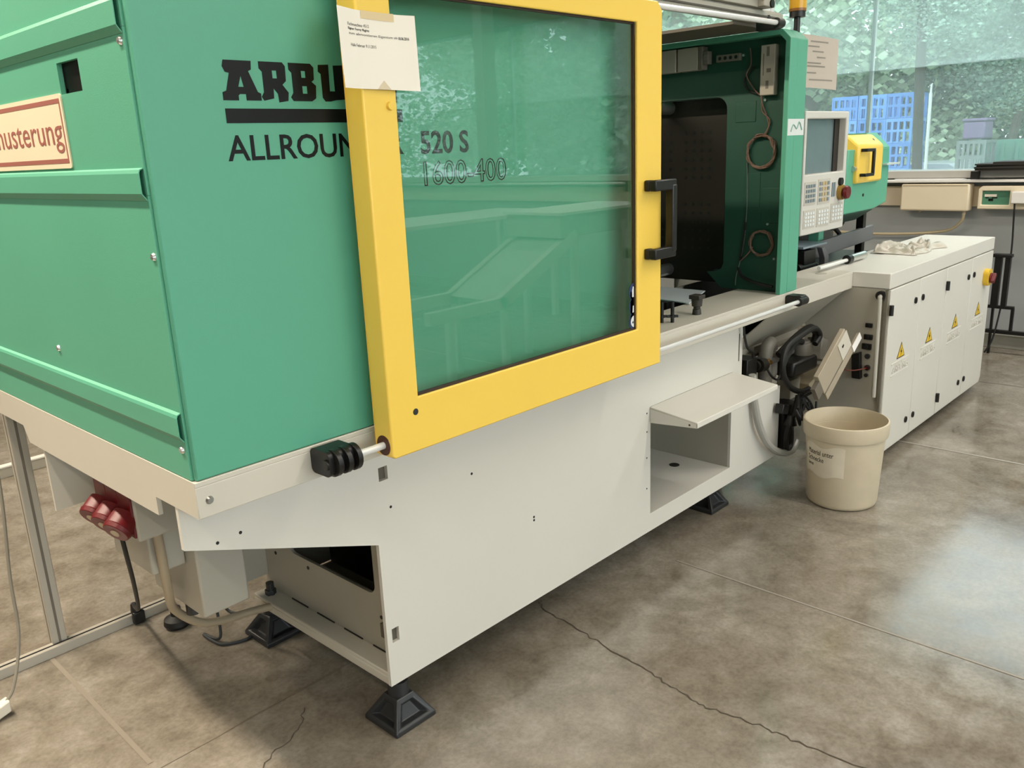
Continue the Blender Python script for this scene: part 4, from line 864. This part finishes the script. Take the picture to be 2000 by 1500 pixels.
B().box(XW-.13, XW-.12, -.072, .108, 1.038, 1.138).out('box_window', mat('green_window', '4f8068', .25, var=.15, vscale=30), DB)
B().box(XW-.132, XW-.130, .015, .092, 1.095, 1.112).out('white_strip', PAPER, DB, smooth=False)
B().box(XW-.132, XW-.130, .065, .085, 1.085, 1.092).box(XW-.132, XW-.130, .01, .045, 1.085, 1.092).box(XW-.132, XW-.130, .035, .065, 1.066, 1.083).out('breaker', PRINT, DB, smooth=False)
B().box(XW-.22, XW-.15, -.24, -.095, 1.055, 1.135).out('plug_adapter', SILLW, DB, bevel=.006)
dc = B().tube([(XW-.19, -.115, 1.056), (XW-.18, -.118, .95), (XW-.16, -.122, .75), (XW-.17, -.12, .55), (XW-.22, -.11, .34), (XW-.26, -.09, .12), (XW-.28, -.05, .012)], .006, 8).out('dark_cable', RUBBER); tag(dc, 'dark cable hanging from the white adapter down to the floor', 'cable')
BS = mat('black_sheet', '1c1a15', .6, var=.2)
for i, (dy, y1, th, rot) in enumerate(((.0, .16, .014, .0), (.0, .17, .012, .05), (-.02, .15, .010, -.04), (.0, .165, .010, .03), (-.03, .05, .012, .02))):
    z = 1.276+sum((.014, .012, .010, .010, .012)[:i])
    b = B(); b.obox((XW-.02, y1-.40, z+th/2), (1, rot, 0), (-rot, 1, 0), (0, 0, 1), .16, .40, th/2)
    o = b.out('black_sheet', BS, smooth=False); tag(o, 'black flat sheet on the sill, %s of the pile' % ('lowest', 'second from the bottom', 'middle one', 'second from the top', 'short topmost one')[i], 'sheet', 'black sheets piled on the window sill')
bc = B(); bc.box(XW-.12, XW-.07, .15, .20, 1.215, 1.27).out('black_clip', BLACKP); 
tag(bpy.data.objects['black_clip'], 'small black clip on the lower sill left of the black sheets', 'clip')
ws = B().obox((XW-.09, .48, 1.2175), (1, 0, 0), (.05, 1, 0), (0, 0, 1), .05, .24, .0025).out('white_strip', SILLW); tag(ws, 'thin white strip lying on the lower sill above the junction box', 'strip')
RK = thing('black_rack', (5.45, -.15, 0), 'black tubular metal rack standing by the wall behind the cabinet', 'rack')
X = 5.44
for y0, y1 in ((-.088, -.045), (-.142, -.110)): B().box(X-.02, X+.02, y0, y1, .33, .70).out('upright', BLACKP, RK)
B().box(X-.03, X+.03, -.150, -.03, .690, .712).out('top_bar', BLACKP, RK, bevel=.003)
B().box(X-.015, X+.015, -.195, -.02, .328, .350).out('middle_bar', BLACKP, RK, bevel=.003)
B().box(X-.012, X+.012, -.197, -.178, .17, .34).out('drop_bar', BLACKP, RK)
B().box(X-.012, X+.012, -.070, -.055, .0, .34).out('leg', BLACKP, RK)
B().box(X-.016, X+.016, -1.2, -.03, .150, .176).out('long_bar', BLACKP, RK, bevel=.003)
B().box(X-.012, X+.012, -1.15, -1.135, .0, .15).out('leg', BLACKP, RK)
wp = B().cyl((XW-.05, -3, .125), (XW-.05, 2.5, .125), .012, n=10).out('heating_pipe', mat('pale_pipe', 'b5b0a4', .5)); tag(wp, 'pale pipe running along the wall just above the floor', 'pipe')

# ------------------------------------------------------------------ seen only as reflections in the door pane
CV = thing('conveyor', (3.2, -2.8, 0), 'aluminium framed inclined conveyor behind the camera, mirrored in the door pane', 'conveyor')
CA = mat('conveyor_alu', 'c9c7c0', .4, .3); CT = mat('conveyor_top', 'dcdad2', .5); CS = mat('conveyor_side', '9fa09a', .6)
for y in (-2.62, -3.1):
    B().obox((2.52, y, .56), (1, 0, 0), (0, 1, 0), (0, 0, 1), .35, .025, .04).out('lower_beam', CA, CV)
    d = Vector((.78, 0, .37)).normalized(); B().obox((3.22, y, .75), d, (0, 1, 0), (-d.z, 0, d.x), .45, .025, .045).out('inclined_beam', CA, CV)
    for x, z in ((2.35, .54), (2.86, .55), (3.62, .92), (4.2, 1.0)): B().box(x-.022, x+.022, y-.022, y+.022, 0, z).out('leg', CA, CV)
d = Vector((.78, 0, .37)).normalized()
B().obox((3.2, -2.86, .77), d, (0, 1, 0), (-d.z, 0, d.x), .46, .2, .01).out('belt', CS, CV)
B().box(3.45, 4.55, -3.12, -2.6, .93, 1.09).out('hopper_box', CS, CV); B().box(3.43, 4.57, -3.14, -2.58, 1.09, 1.11).out('hopper_lid', CT, CV)
WT = thing('packing_table', (3.6, -4.2, 0), 'white topped packing table behind the camera, mirrored in the door pane', 'table')
B().box(2.9, 5.0, -4.7, -3.9, .97, 1.0).out('table_top', CT, WT)
for x in (2.95, 4.95):
    for y in (-4.65, -3.95): B().box(x-.025, x+.025, y-.025, y+.025, 0, .97).out('leg', CA, WT)
